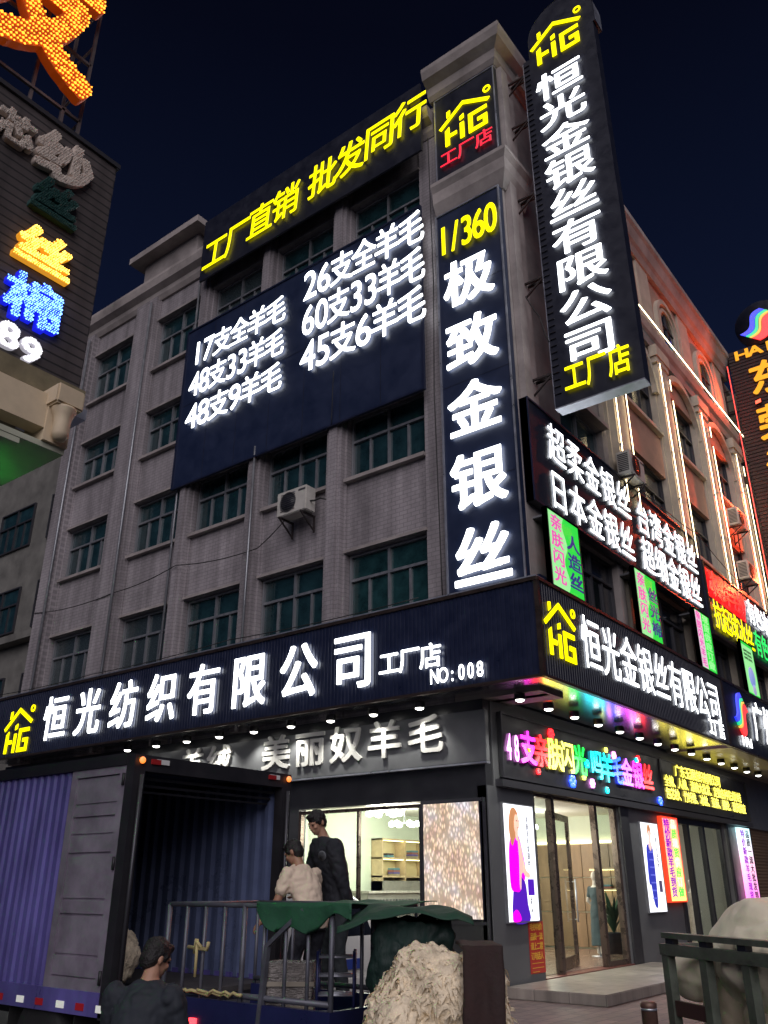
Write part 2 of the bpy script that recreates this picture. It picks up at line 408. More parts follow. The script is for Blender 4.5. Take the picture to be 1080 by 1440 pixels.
def logo(root, x, y, w, h, m, z0=.03, d=.06, ring=True):
    """house roof over the letters H i G, with a small ring at the upper right"""
    mb = MB(); P = lambda a, b: (x + a * w, y + b * h)
    def poly(pts): mb.prism([P(*p) for p in pts], z0, z0 + d)
    poly([(-.10, .56), (.47, 1.0), (1.08, .67), (1.02, .605), (.465, .905), (-.05, .50)])          # roof
    poly([(.09, .765), (.09, .93), (.17, .945), (.17, .83)])                                       # chimney
    mb.build('roof_mark', m, root); mb = MB()
    poly([(.04, .0), (.04, .42), (.14, .49), (.14, .0)]); poly([(.142, .2), (.142, .285), (.31, .285), (.31, .2)])
    mb.build('letter', m, root); mb = MB()
    poly([(.385, .0), (.385, .42), (.48, .42), (.48, .0)]); poly([(.385, .5), (.385, .6), (.48, .64), (.48, .53)])
    mb.build('letter', m, root); mb = MB()
    poly([(.58, .0), (.58, .52), (1., .52), (1., .435), (.675, .435), (.675, .085), (.905, .085), (.905, .21), (.78, .21), (.78, .295), (1., .295), (1., .0)])
    mb.build('letter', m, root)
    if ring:
        mb = MB(); cx, cy = P(1.02, .93); r = w * .085; vs = []; fs = []; n = 16
        for k in range(n):
            a = 2 * math.pi * k / n
            for rr, zz in ((r, z0), (r, z0 + d), (r * .62, z0 + d), (r * .62, z0)): vs.append((cx + rr * math.cos(a), cy + rr * math.sin(a), zz))
        for k in range(n):
            for q in range(4): fs.append((k * 4 + q, ((k + 1) % n) * 4 + q, ((k + 1) % n) * 4 + (q + 1) % 4, k * 4 + (q + 1) % 4))
        mb.add(vs, fs, False); mb.build('ring_mark', m, root)

def sign_root(name, plane, at, left, bottom, label, cat='sign', group=None):
    """a sign's Empty: local x runs to the reader's right, y up, z out of the wall"""
    o = bpy.data.objects.new(name, None); COL.objects.link(o); o.empty_display_size = .2
    if plane == 'L':
        m = Matrix(((0, 0, -1, at), (-1, 0, 0, left), (0, 1, 0, bottom), (0, 0, 0, 1)))
    else:
        m = Matrix(((1, 0, 0, left), (0, 0, -1, at), (0, 1, 0, bottom), (0, 0, 0, 1)))
    o.matrix_world = m
    return tag(o, label, cat, group)
def ribbed(root, w, h, pitch, depth, m, x0=0, y0=0, z=0, name='ribbed_face'):
    """vertical ribs across a metal sign face"""
    vs = []; fs = []; n = int(w / pitch); p = w / n
    prof = []
    for i in range(n): prof += [(x0 + i * p, z), (x0 + (i + .62) * p, z), (x0 + (i + .7) * p, z - depth), (x0 + (i + .92) * p, z - depth)]
    prof.append((x0 + w, z))
    for a, b in prof: vs += [(a, y0, b), (a, y0 + h, b)]
    for i in range(len(prof) - 1): fs.append((2 * i, 2 * i + 2, 2 * i + 3, 2 * i + 1))
    return MB().add(vs, fs).build(name, m, root)
def frame_rect(root, w, h, t, z0, z1, m, name='frame', x0=0, y0=0):
    x0 -= .004; y0 -= .004; w += .008; h += .008
    b = MB(); b.box(x0, x0 + w, y0, y0 + t, z0, z1).box(x0, x0 + w, y0 + h - t, y0 + h, z0, z1).box(x0, x0 + t, y0 + t, y0 + h - t, z0, z1).box(x0 + w - t, x0 + w, y0 + t, y0 + h - t, z0, z1)
    return b.build(name, m, root)

# ================================================================== GROUND
tag(MB().box(-90, 90, -90, 90, -.6, 0).build('road', M['asphalt']), kind='structure')
SW = MB().box(-2.4, 60, -4.2, .0, .004, .15).box(-2.4, -.0, 0, 60, .004, .15).box(0, 60, 0.02, 40, .004, .148)
tag(SW.build('sidewalk', M['paver'], bevel=.012), kind='structure')

# ================================================================== MAIN BUILDING
bld = empty('factory_building', (0, 0, 0), 0, 'five storey pale tiled corner building carrying the large navy signs', 'building')
bays = [(1.15, 3.35), (3.92, 6.05), (6.6, 8.75), (9.27, 11.4), (12.55, 14.75)]
rows = [(6.9, 8.48), (10.3, 11.92), (13.42, 14.95), (16.5, 18.35)]
ZT = 19.75
w = MB()
cols = [(.62, 1.15), (3.35, 3.92), (6.05, 6.6), (8.75, 9.27), (11.4, 12.55), (14.75, 15.7)]
for a, b in cols: w.box(0, .5, a, b, 4.9, ZT)
for a, b in bays:
    zs = [4.9] + [z for r in rows for z in r] + [ZT]
    for k in range(0, len(zs), 2): w.box(.05, .5, a, b, zs[k], zs[k + 1])
w.box(.3, .5, -1.1, 15.7, 4.9, 6.0)
w.build('wall', M['tileL'], bld)
p = MB()   # stepped pilasters that run the height of the front
for a, b in cols[1:]:
    c = (a + b) / 2; hw = (b - a) / 2 - .06; p.box(-.14, -.002, c - hw, c + hw, 4.9, 19.3); p.box(-.2, -.142, c - hw + .1, c + hw - .1, 4.9, 19.1)
p.split('pilaster', M['tileL'], bld)
dp = MB(); dp.tube([(-.1, 9.27 + .1, 4.9), (-.1, 9.37, 19.4)], .035).tube([(-.26, 6.2, 4.9), (-.26, 6.2, 12)], .03).tube([(-.26, 11.55, 4.9), (-.26, 11.55, 19)], .04).tube([(-.26, 14.9, 4.9), (-.26, 14.9, 19)], .04)
dp.split('drainpipe', M['alu'], bld)
# cornice of the long wing, eave profile
def cornice(name, prof, path, m, parent):
    """sweeps an (out, z) profile along a straight or cornered path given as (x, y, out direction)"""
    b = MB(); vs = []; n = len(prof)
    for (x, y, dx, dy) in path:
        for o, z in prof: vs.append((x + dx * o, y + dy * o, z))
    fs = []
    for i in range(len(path) - 1):
        for k in range(n): fs.append((i * n + k, (i + 1) * n + k, (i + 1) * n + (k + 1) % n, i * n + (k + 1) % n))
    fs += [tuple(range(n)), tuple((len(path) - 1) * n + k for k in range(n))[::-1]]
    return b.add(vs, fs).build(name, m, parent)
cornice('cornice', [(-.4, 19.2), (0.02, 19.2), (.1, 19.35), (.12, 19.5), (.3, 19.62), (.36, 19.85), (.36, 19.95), (-.4, 19.95)], [(0, .62, -1, 0), (0, 15.7, -1, 0)], M['cornice'], bld)
MB().box(.1, .4, .62, 15.7, 19.95, 20.35).build('parapet', M['plaster'], bld)
st = MB().box(1.0, 4.5, 11.2, 14.1, 19.9, 22.6).build('stair_house', M['plaster'], bld)
MB().box(.55, 4.9, 10.75, 14.5, 22.6, 22.85).build('roof_slab', M['cornice'], st)
# interior filler so windows are backed and roof closed
MB().box(.52, 20, .9, 15.6, 5.1, 19.7).build('core', M['darkpanel'], bld)
# corner tower: left face at x=0 from y=-1.15 to .6, right face on y=-1.15
t = MB().box(0, .9, -1.15, .6, 4.9, 20.5)
t.build('corner_tower', M['plaster'], bld)
cornice('tower_cornice', [(-.5, 20.4), (.02, 20.4), (.1, 20.52), (.14, 20.75), (.34, 20.9), (.4, 21.12), (.4, 21.25), (-.5, 21.25)],
        [(0, .75, -1, 0), (0, -1.15, -1, -1), (1.9, -1.15, 0, -1)], M['cornice'], bld)
cornice('tower_moulding', [(-.2, 16.35), (.03, 16.35), (.1, 16.5), (.2, 16.75), (.22, 17.05), (.3, 17.2), (.3, 17.3), (-.2, 17.3)],
        [(0, .62, -1, 0), (0, -1.15, -1, -1), (1.0, -1.15, 0, -1)], M['cornice'], bld)
MB().box(.2, 1.9, -1.0, .9, 21.25, 21.4).build('tower_roof', M['cornice'], bld)
pl = MB(); pl.box(.12, .42, -1.29, -1.151, 10.8, 20.35); pl.box(.55, .8, -1.22, -1.151, 10.8, 20.35); pl.split('corner_pilaster', M['plaster'], bld)
# right hand wall of the corner building  (x .9 .. 4.5)
w = MB(); rw = [(2.0, 4.3)]; rz = [(7.05, 8.5), (10.15, 11.95), (13.4, 14.95), (16.5, 18.2)]
w.box(.9, 2.0, -1.12, -.6, 6.2, 20.5).box(4.3, 4.6, -1.12, -.6, 6.2, 20.5)
zs = [6.2] + [z for r in rz for z in r] + [20.5]
for k in range(0, len(zs), 2): w.box(2.0, 4.3, -1.08, -.6, zs[k], zs[k + 1])
w.build('side_wall', M['plaster'], bld)
MB().box(.92, 4.58, -1.35, -.6, 20.5, 21.2).build('side_parapet', M['cornice'], bld)

# one window of each size, then copies
def make_window(wd, h, plane, pm, fm, parent, n=4):
    """aluminium window: a transom light over sliding panes; local x right, y up"""
    f = MB(); t = .055; D0, D1 = -.09, -.02
    f.box(0, wd, 0, t, D0, D1).box(0, wd, h - t, h, D0, D1).box(0, t, t, h - t, D0, D1).box(wd - t, wd, t, h - t, D0, D1)
    zt = h * .62; f.box(t, wd - t, zt - .03, zt + .03, D0 + .002, D1 - .002)
    f.box(wd / 2 - .028, wd / 2 + .028, zt + .03, h - t, D0 + .004, D1 - .004)
    for k in range(1, n): f.box(wd * k / n - .025, wd * k / n + .025, t, zt - .03, D0 + .004 - .02 * (k % 2), D1 - .004 - .02 * (k % 2))
    fo = f.build('window', fm, parent)
    MB().box(t * .6, wd - t * .6, t * .6, h - t * .6, -.12, -.085).build('pane', pm, fo)
    return fo
def place_plane(o, plane, at, left, z, parent):
    o.parent = parent
    o.matrix_basis = Matrix(((0, 0, -1, at), (-1, 0, 0, left), (0, 1, 0, z), (0, 0, 0, 1))) if plane == 'L' else Matrix(((1, 0, 0, left), (0, 0, -1, at), (0, 1, 0, z), (0, 0, 0, 1)))
    return o
for a, b in bays:
    for z0, z1 in rows:
        o = make_window(b - a - .04, z1 - z0 - .03, 'L', M[random.choice(['pane', 'pane', 'pane_b', 'pane_c'])], M['alu'], bld); place_plane(o, 'L', .12, b - .02, z0 + .015, bld)
sl = MB()
for a, b in bays:
    for z0, z1 in rows: sl.box(-.09, .06, a - .02, b + .02, z0 - .09, z0 - .005); sl.box(-.05, .05, a - .02, b + .02, z1 + .005, z1 + .07)
sl.split('sill', M['plaster'], bld)
for z0, z1 in rz:
    o = make_window(2.26, z1 - z0 - .03, 'R', M['pane'] if z0 > 9 else M['paned'], M['alu'] if z0 > 9 else M['darkalu'], bld); place_plane(o, 'R', -1.0, 2.02, z0 + .015, bld)
sl = MB()
for z0, z1 in rz[1:]: sl.box(1.95, 4.35, -1.24, -1.06, z0 - .1, z0 - .01); sl.box(1.95, 4.35, -1.3, -1.06, z1 + .01, z1 + .12)
sl.split('sill', M['plaster'], bld)
# clad lower corner
MB().box(-.06, .62, -1.36, .66, 6.66, 6.98).build('corner_cladding', M['navy'], bld)

# far wing beyond the long front (set back)
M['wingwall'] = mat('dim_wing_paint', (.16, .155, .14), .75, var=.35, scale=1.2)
wing = empty('rear_wing', (0, 0, 0), 0, 'set back pale wing with dark windows beyond the end of the tiled front', 'building')
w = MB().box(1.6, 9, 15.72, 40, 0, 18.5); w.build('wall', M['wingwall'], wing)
for k in range(5):
    for z in (3.2, 6.6, 9.9, 13.2):
        o = make_window(2.3, 1.7, 'L', M['pane'], M['darkalu'], wing); place_plane(o, 'L', 1.5, 18.8 + 3.4 * k, z, wing)
for z in (6.0, 9.4): MB().box(1.2, 1.6, 15.8, 30, z, z + .25).build('ledge', M['wingwall'], wing)

# ================================================================== NEIGHBOUR (salmon) BUILDING on the right
nb = empty('salmon_building', (4.6, -1.15, 0), 0, 'salmon and cream neighbouring building with glowing tube lit columns', 'building')
X0 = 4.6
def nbx(x): return x - X0
colx = [(4.75, 5.75), (8.8, 9.8), (12.5, 13.5), (16.25, 17.25)]
w = MB(); sp = MB()
nrows = [(7.05, 8.5), (10.55, 12.4), (13.85, 15.9)]
gaps = [(colx[i][1], colx[i + 1][0]) for i in range(3)]
for a, b in colx + [(19.2, 21)]: w.box(nbx(a), nbx(b), 0, .55, 5, 20.3)
w.box(nbx(17.25), nbx(19.2), .35, .55, 5, 20.3)
zs = [5] + [z for r in nrows for z in r] + [16.15]
for a, b in gaps:
    for k in range(0, len(zs), 2): (sp if k else w).box(nbx(a), nbx(b), .06, .55, zs[k], zs[k + 1])
w.build('wall', M['column'], nb); sp.split('spandrel_panel', M['salmon'], nb)
up = MB(); up.box(0, nbx(18), .08, .6, 16.15, 20.6); up.build('attic_wall', M['salmon'], nb)
cornice('cornice', [(-.2, 20.3), (.05, 20.3), (.12, 20.5), (.2, 20.6), (.3, 20.9), (.38, 21.0), (.38, 21.2), (-.2, 21.2)], [(0, 0, 0, -1), (nbx(18), 0, 0, -1)], M['cornice'], nb)
cornice('string_course', [(-.1, 16.9), (.06, 16.9), (.12, 17.1), (.2, 17.2), (.26, 17.45), (-.1, 17.45)], [(0, 0, 0, -1), (nbx(18), 0, 0, -1)], M['cornice'], nb)
MB().box(0, nbx(21), .56, 8, 5, 20.2).build('core', M['darkpanel'], nb)
MB().box(0, nbx(21), .3, 8, 20.6, 20.8).build('roof', M['cornice'], nb)
pil = MB()
for a, b in colx:
    pil.box(nbx(a) + .1, nbx(b) - .1, -.16, -.002, 8.8, 16.3); pil.box(nbx(a) + .02, nbx(b) - .02, -.2, -.002, 16.3, 16.5); pil.box(nbx(a) - .04, nbx(b) + .04, -.24, -.002, 16.5, 16.88)
pil.split('column_shaft', M['column'], nb)
def arch_ring(mb, cx, zb, r0, r1, y0, y1, leg=0., n=18):
    pts = [(cx + math.cos(math.pi * k / n) * r1, zb + math.sin(math.pi * k / n) * r1) for k in range(n + 1)]
    inn = [(cx + math.cos(math.pi * k / n) * r0, zb + math.sin(math.pi * k / n) * r0) for k in range(n + 1)]
    if leg: pts = [(cx + r1, zb - leg)] + pts + [(cx - r1, zb - leg)]; inn = [(cx + r0, zb - leg)] + inn + [(cx - r0, zb - leg)]
    mb.prism(pts + inn[::-1], y0, y1, 'xz')
ar = MB(); nw = MB(); nwf = MB()
for a, b in gaps:
    c = nbx((a + b) / 2)
    arch_ring(ar, c, 18.9, .85, 1.02, -.06, .079, 1.0); arch_ring(ar, c, 18.9, .6, .72, -.02, .079, 1.0)
    pts = [(c + .6, 17.9)] + [(c + math.cos(math.pi * k / 14) * .6, 18.9 + math.sin(math.pi * k / 14) * .6) for k in range(15)] + [(c - .6, 17.9)]
    nw.prism(pts, .05, .078, 'xz')
    nwf.box(c - .03, c + .03, .02, .048, 17.9, 19.45); nwf.box(c - .6, c + .6, .022, .046, 18.85, 18.9)
    arch_ring(ar, c, 15.2, 1.42, 1.62, -.1, .058, 0)
ar.split('arch_moulding', M['column'], nb); nw.split('arched_pane', M['paned'], nb); nwf.split('glazing_bar', M['darkalu'], nb)
for a, b in gaps:
    for i, (z0, z1) in enumerate(nrows):
        o = make_window(b - a - .04, z1 - z0 - .03, 'R', M['paned'], M['darkalu'], nb); place_plane(o, 'R', .16, nbx(a) + .02, z0 + .015, nb)
sl = MB()
for a, b in gaps:
    for z0, z1 in nrows[1:]: sl.box(nbx(a) + .005, nbx(b) - .005, -.08, .062, z0 - .12, z0 - .01)
sl.split('sill', M['column'], nb)
# LED tubes on the columns and along the string course
def tube_light(a, b, label, r=.011):
    a = Vector(a); b = Vector(b); root = empty('led_tube', a, 0, label, 'tube light', 'warm white tube lights on the salmon building')
    MB().tube([(0, 0, 0), b - a], r, 8).build('tube', E_['warm'], root)
    k = MB(); n = max(2, int((b - a).length / 1.4)); d = b - a
    for i in range(n + 1):
        q = d * (i / n) * .98 + d * .01; k.box(q.x - .03, q.x + .03, q.y, q.y + .045, q.z - .03, q.z + .03)
    k.split('clip', M['alu'], root)
    return root
ordn = ['nearest the blade sign', 'second from the blade sign', 'third from the blade sign', 'farthest from the blade sign']
for i, (a, b) in enumerate(colx):
    zb = 10.2
    tube_light((a + .12, -1.375, zb), (a + .12, -1.375, 16.25 - .0), 'upright warm tube light on the left edge of the column ' + ordn[i])
    tube_light((b - .12, -1.375, zb), (b - .12, -1.375, 15.3), 'upright warm tube light on the right edge of the column ' + ordn[i])
    if i < 4:
        q = tube_light((b - .12, -1.375, 15.65), (b - .12, -1.375, 16.05), 'short warm tube light at the top of the column ' + ordn[i])
tube_light((4.7, -1.45, 17.56), (19.2, -1.45, 17.56), 'long level warm tube light along the ledge below the arched windows', .016)

# ================================================================== CANOPY + fascia signs
can = empty('canopy', (0, 0, 4.93), 0, 'deep ribbed metal canopy wrapping the corner above the shops', 'canopy')
b = MB(); pit = .075; n = 22
def ridged(mb, x0, x1, y0, y1, z, along, pitch, depth):
    vs = []; fs = []; n = int((y1 - y0 if along == 'x' else x1 - x0) / pitch)
    for i in range(2 * n + 1):
        q = i * pitch / 2; zz = z - (depth if i % 2 else 0)
        vs += [(x0, y0 + q, zz), (x1, y0 + q, zz)] if along == 'x' else [(x0 + q, y0, zz), (x0 + q, y1, zz)]
    for i in range(2 * n): fs.append((2 * i, 2 * i + 1, 2 * i + 3, 2 * i + 2))
    mb.add(vs, fs, True)
ridged(b, -.76, 9.0, -1.62, .03, .05, 'x', .055, .0045)
b.build('ribbed_soffit', M['soffit'], can)
b = MB(); ridged(b, -.76, .02, .03, 16.0, .05, 'y', .055, .0045); b.build('front_soffit', M['soffit'], can)
MB().box(9.05, 19.5, -1.62, .03, .0, .06).build('plain_soffit', M['soffit2'], can)
MB().box(-.74, 19.5, -1.6, .3, 1.65, 1.72).box(-.74, .3, .3, 16, 1.65, 1.72).build('top_flashing', M['bronze'], can)

rt = sign_root('fascia_sign', 'L', -.8, 16.0, 4.93, 'long navy ribbed fascia over the truck with white company name and NO:008')
LW = 17.66
ribbed(rt, LW, 1.62, .09, .014, M['navy'], 0, .05, 0)
MB().box(0, LW, 0, .05, -.06, .02).box(0, LW, 1.67, 1.73, -.08, .03).build('edge_trim', M['bronze'], rt)
MB().box(0, LW - .03, .06, 1.66, -.06, -.03).build('backboard', M['navy'], rt)
def vx(v, left=16.0): return left - v
chars(rt, '恒光纺织有限公司', vx(12.86), .31, .9, 1.06, 1.435, E_['white'], .05, .025, (0.032, 0.012))
chars(rt, '工厂店', vx(1.68), .45, .42, .42, .47, E_['white'], .05, .03, (0.025, 0.020))
chars(rt, 'NO:008', vx(.56), .14, .2, .28, .19, E_['white'], .045, .022, (.022, .014), latin=.95)
logo(rt, vx(14.8), .14, 1.15, 1.2, E_['yellow'], .014, .02)
cap = MB().box(-.03, LW, 1.735, 1.76, -.3, .03); cap.build('cap_flashing', M['steelpale'], rt)

rt = sign_root('fascia_sign', 'R', -1.66, -.8, 4.93, 'dark ribbed fascia right of the corner with yellow house logo and white name')
RW = 9.8
ribbed(rt, RW, 1.62, .09, .014, M['black'], 0, .05, 0)
MB().box(0, RW, 0, .05, -.06, .02).box(0, RW, 1.67, 1.73, -.08, .03).box(-.02, .06, .05, 1.67, -.06, .018).box(RW - .14, RW, .05, 1.67, -.06, .018).build('edge_trim', M['bronze'], rt)
MB().box(.03, RW, .06, 1.66, -.06, -.03).build('backboard', M['black'], rt)
chars(rt, '恒光金银丝有限公司', .8 + .78, .45, .7, .94, .86, E_['white'], .02, .018, (0.012, 0.006))
chars(rt, '工厂店', .8 + 7.2, .08, .33, .38, .37, E_['white'], .05, .03, (0.025, 0.022))
logo(rt, .22, .42, 1.02, 1.0, E_['yellow'], .014, .02)

rt = sign_root('fascia_sign', 'R', -1.66, 9.06, 4.93, 'dark fascia of the next shop with rainbow swoosh logo and white characters')
MB().box(0, 8.6, 0, 1.67, -.06, 0).build('backboard', M['black'], rt)
MB().box(0, 8.6, -.001, .05, .001, .03).box(0, 8.6, 1.67, 1.73, -.08, .03).box(8.5, 8.6, .05, 1.67, .001, .02).build('edge_trim', M['bronze'], rt)
SWM = {}
def swoosh(root, x, y, w, h, z0=.02):
    cols_ = [('blue', 0, .24, (.01, .03, .9), 1.2), ('green', .28, .42, (.0, .75, .3), .9), ('gold', .46, .56, (1., .6, .05), .9), ('red', .6, 1., (1., .01, .01), 1.1)]
    for nm, a, b_, c_, es in cols_:
        mb = MB(); up_ = []; lo = []
        for k in range(17):
            s_ = k / 16; wv = math.sin((s_ - .5) * math.pi * 2) * .07
            f = lambda t: (x + w * (.0 + .55 * s_ + t * .42 - wv), y + h * (.3 + .66 * s_ - t * .4 + wv))
            up_.append(f(a)); lo.append(f(b_))
        mb.prism(up_ + lo[::-1], z0, z0 + .05)
        if nm not in SWM: SWM[nm] = emi('swoosh_' + nm, c_, es)
        mb.build('swoosh_band', SWM[nm], root)
swoosh(rt, .45, .48, 1.25, 1.1)
chars(rt, 'HAI', .75, .14, .3, .24, .3, E_['white'], .02, .04, (.04, .04))
chars(rt, '广州纺织有限公司', 2.05, .42, .86, 1.0, 1.0, E_['white'], .05, .03, (0.024, 0.019))

# ================================================================== big roof and wall signs on the front
rt = sign_root('rooftop_sign', 'L', -.46, 8.95, 18.42, 'long dark board at the roof edge with eight yellow characters')
MB().box(0, 8.2, 0, 2.3, -.06, 0).build('backboard', M['black'], rt)
for ch, v, b0 in zip('工厂直销批发同行', (8.74, 7.78, 6.84, 5.84, 4.46, 3.5, 2.5, 1.52), (.2, .25, .36, .42, .5, .58, .67, .76)):
    chars(rt, ch, 8.95 - v, b0, .9, 1.06, 1, E_['yellow'], .05, .025, (.026, .016), shear=.07)
fr = MB()
for x in (.5, 3, 5.5, 8): fr.bar((x, .2, -.08), (x, 2.25, -.08), .06).bar((x, 2.2, -.08), (x, .2, -1.4), .05)
fr.build('support_frame', M['rust'], rt)

rt = sign_root('wall_sign', 'L', -.27, 9.42, 11.68, 'huge navy board over the windows listing wool yarn counts in white')
MB().box(0, 8.48, 0, 5.2, -.05, 0).build('backboard', M['navyboard'], rt)
frame_rect(rt, 8.48, 5.2, .05, .001, .03, M['navy'])
sm_ = MB()
for k in range(1, 7): sm_.box(k * 1.21 - .006, k * 1.21 + .006, .06, 5.14, .0005, .004)
sm_.box(.06, 8.42, 2.59, 2.602, .0007, .005); sm_.build('panel_seam', M['black'], rt)
Lx = lambda v: 9.42 - v
for i, s_ in enumerate(('17支全羊毛', '48支33羊毛', '48支9羊毛')):
    mixed(rt, s_, Lx(9.04), 3.80 - i * 1.06, 3.72, .8, E_['white'], (.022, .016))
for i, s_ in enumerate(('26支全羊毛', '60支33羊毛', '45支6羊毛')):
    mixed(rt, s_, Lx(4.68), 4.05 - i * 1.12, 3.86, .92, E_['white'], (.022, .016))

rt = sign_root('logo_sign', 'L', -.16, .52, 17.42, 'square black board on the tower with yellow house logo over red characters')
MB().box(0, 1.74, 0, 2.72, -.15, 0).build('backboard', M['black'], rt)
frame_rect(rt, 1.74, 2.72, .03, .001, .02, M['steelpale'])
logo(rt, .26, .95, 1.25, 1.2, E_['yellow'], .014, .02)
chars(rt, '工厂店', .2, .28, .42, .44, .5, E_['red'], .05, .03, (0.022, 0.017))

rt = sign_root('vertical_sign', 'L', -.16, .58, 6.76, 'tall navy board on the corner with 1/360 in yellow over five white characters')
MB().box(0, 1.72, 0, 9.58, -.15, 0).build('backboard', M['navyboard'], rt)
frame_rect(rt, 1.72, 9.58, .035, .001, .03, M['steelpale'])
sm_ = MB()
for z in (2.4, 4.8, 7.2): sm_.box(.04, 1.68, z - .006, z + .006, .0005, .004)
sm_.build('panel_seam', M['black'], rt)
chars(rt, '1/360', .06, 8.28, .36, .86, .315, E_['yellow'], .05, .03, (0.03, 0.016), latin=1.35)
chars(rt, '极致金银丝', .3, 6.75, 1.1, 1.14, 1.64, E_['white'], .05, .03, (0.033, 0.024), True)

# blade sign, standing out from the side wall
rt = sign_root('blade_sign', 'L', .5, -1.72, 10.58, 'tall black blade sign jutting from the corner with round top and white name')
bw = 1.86; bh = 9.9
MB().box(0, bw, 0, bh, -.28, 0).build('board', M['black'], rt)
pts = [(bw / 2 + .12 + .86 * math.cos(math.pi * k / 24), bh + .5 + .95 * math.sin(math.pi * k / 24)) for k in range(25)]
MB().prism([(bw / 2 + .98, bh + .002)] + pts + [(bw / 2 - .74, bh + .002)], -.4, .0).build('round_top', M['black'], rt)
ed = MB()
outl = [(bw / 2 + .98, bh + .02)] + pts + [(bw / 2 - .74, bh + .02)]
for i in range(len(outl) - 1):
    a, c = outl[i], outl[i + 1]; ed.add([(a[0] * 1.0, a[1], -.405), (c[0], c[1], -.405), (c[0], c[1], .005), (a[0], a[1], .005)], [(0, 1, 2, 3)])
o = ed.build('rim', M['steelpale'], rt); o.scale = (1.012, 1.0012, 1); o.location = (-.012, 0, 0)
MB().box(.0, bw, -.03, -.002, -.3, .01).build('bottom_plate', M['steelpale'], rt)
MB().box(-.03, -.002, 0, bh, -.2, -.02).build('edge_strip', M['steelpale'], rt)
fins = MB()
for k in range(58): fins.box(.015, .16, .3 + k * .165, .31 + k * .165, .002, .03)
fins.build('louvre_fins', M['darkalu'], rt)
logo(rt, .34, 9.5, 1.16, 1.15, E_['yellow'], .014, .02)
chars(rt, '恒光金银丝有限公司', .38, 8.2, 1.02, .8, .925, E_['white'], .045, .022, (0.02, 0.012), True)
chars(rt, '工厂店', .3, .22, .4, .62, .47, E_['yellow'], .05, .03, (0.024, 0.020))
for z in (.9, 3.4, 5.8, 8.1, 9.6):
    br = MB(); br.bar((-.02, z, -.1), (-.58, z, -.1), .045).bar((-.02, z, -.24), (-.58, z, -.24), .045).bar((-.03, z, -.1), (-.56, z + .01, -.24), .03).bar((-.05, z - .02, -.1), (-.57, z - .42, -.1), .035).bar((-.57, z, -.1), (-.57, z - .45, -.1), .035)
    br.build('wall_bracket', M['rust'], rt)

# ================================================================== side wall signs
rt = sign_root('side_sign', 'R', -1.32, .02, 8.5, 'wide navy board on the side wall naming four kinds of metallic yarn in white')
MB().box(0, 9.95, 0, 2.28, -.16, 0).build('backboard', M['black'], rt)
frame_rect(rt, 9.95, 2.28, .04, .001, .03, M['navy'])
chars(rt, '超柔金银丝', .82, 1.2, .68, .84, .85, E_['white'], .016, .016, (.008, .004))
chars(rt, '日本金银丝', .74, .12, .68, .84, .85, E_['white'], .016, .016, (.008, .004))
chars(rt, '台湾金银丝', 5.38, 1.12, .68, .84, .86, E_['white'], .016, .016, (.008, .004))
chars(rt, '超细金银丝', 5.4, .14, .68, .84, .84, E_['white'], .016, .016, (.008, .004))
MB().box(.0, .02, 0, 2.28, -.17, .02).build('end_trim', M['navy'], rt)

GB = mat('lightbox_green', (.02, .3, .05), .4, emit=(.03, .65, .05), es=.9)
GBp = mat('lightbox_pale_green', (.3, .5, .3), .4, emit=(.3, .85, .3), es=.8)
PK = emi('print_pink', (.85, .12, .5), .75, (.4, .05, .2)); NV = emi('print_navy', (.01, .03, .3), .5, (.02, .03, .2)); WP = emi('print_white', (.95, 1, .95), .9)
GC = mat('green_case', (.03, .2, .06), .5)
def green_sign(x, wd, z0, z1, label, kind):
    rt = sign_root('lightbox_sign', 'R', -1.5, x, z0, label, 'sign', 'green lightbox signs between the side windows'); h = z1 - z0
    MB().box(0, wd, 0, h, -.1, -.004).build('case', GC, rt); MB().box(.012, wd - .012, .012, h - .012, -.0035, 0).build('lightbox_face', GB, rt)
    for a_ in (.12, h - .12): MB().box(.1, wd - .1, a_ - .02, a_ + .02, -.42, -.101).build('mount_arm', M['alu'], rt); frame_rect(rt, wd, h, .035, -.1, .012, M['alu'])
    if kind < 2:
        # wavy pale edge behind the pink column
        pts = [(.04, .04)] + [(wd * (.5 + .06 * math.sin(k * .9)), .04 + (h - .08) * k / 14) for k in range(15)] + [(.04, h - .04)]
        MB().prism(pts, .001, .006).build('pale_panel', GBp, rt)
        chars(rt, '亲肤闪光', .14, h * .76, wd * .3, h * .18, h * .225, PK, .008, .006, (.03, .025), True)
        chars(rt, ('人造丝', '丝光棉')[kind], wd * .57, h * .6, wd * .36, h * .2, h * .25, NV, .008, .006, (.035, .025), True)
    elif kind == 2:
        MB().box(.05, wd * .42, .05, h - .05, .001, .006).build('pale_panel', emi('print_blush', (.9, .7, .8), .7), rt)
        chars(rt, '亲肤闪光羊毛', .1, h * .83, wd * .24, h * .13, h * .155, PK, .008, .006, (.025, .02), True)
        chars(rt, '现货供应订做', wd * .5, h * .83, wd * .34, h * .13, h * .155, GBp, .008, .006, (.025, .02), True)
    else:
        MB().box(.08, wd - .08, .08, h - .12, .001, .006).build('pale_panel', GBp, rt)
        for k in range(3): textline(rt, '各种花式纱线', .16, h * (.8 - .07 * k), wd * .1, h * .045, M['darkpanel'], .008, .004, (.012, .012))
        MB().lathe([(.3, .007), (.3, .012)], (wd * .5, h * .36, 0), 20).build('printed_badge', emi('print_lilac', (.25, .35, .8), .7), rt)
        MB().lathe([(.16, .007), (.16, .012)], (wd * .55, h * .13, 0), 20).build('printed_badge', emi('print_mauve', (.5, .45, .8), .6), rt)
green_sign(.13, 1.36, 6.78, 8.36, 'green lightbox nearest the corner with pink and blue writing', 0)
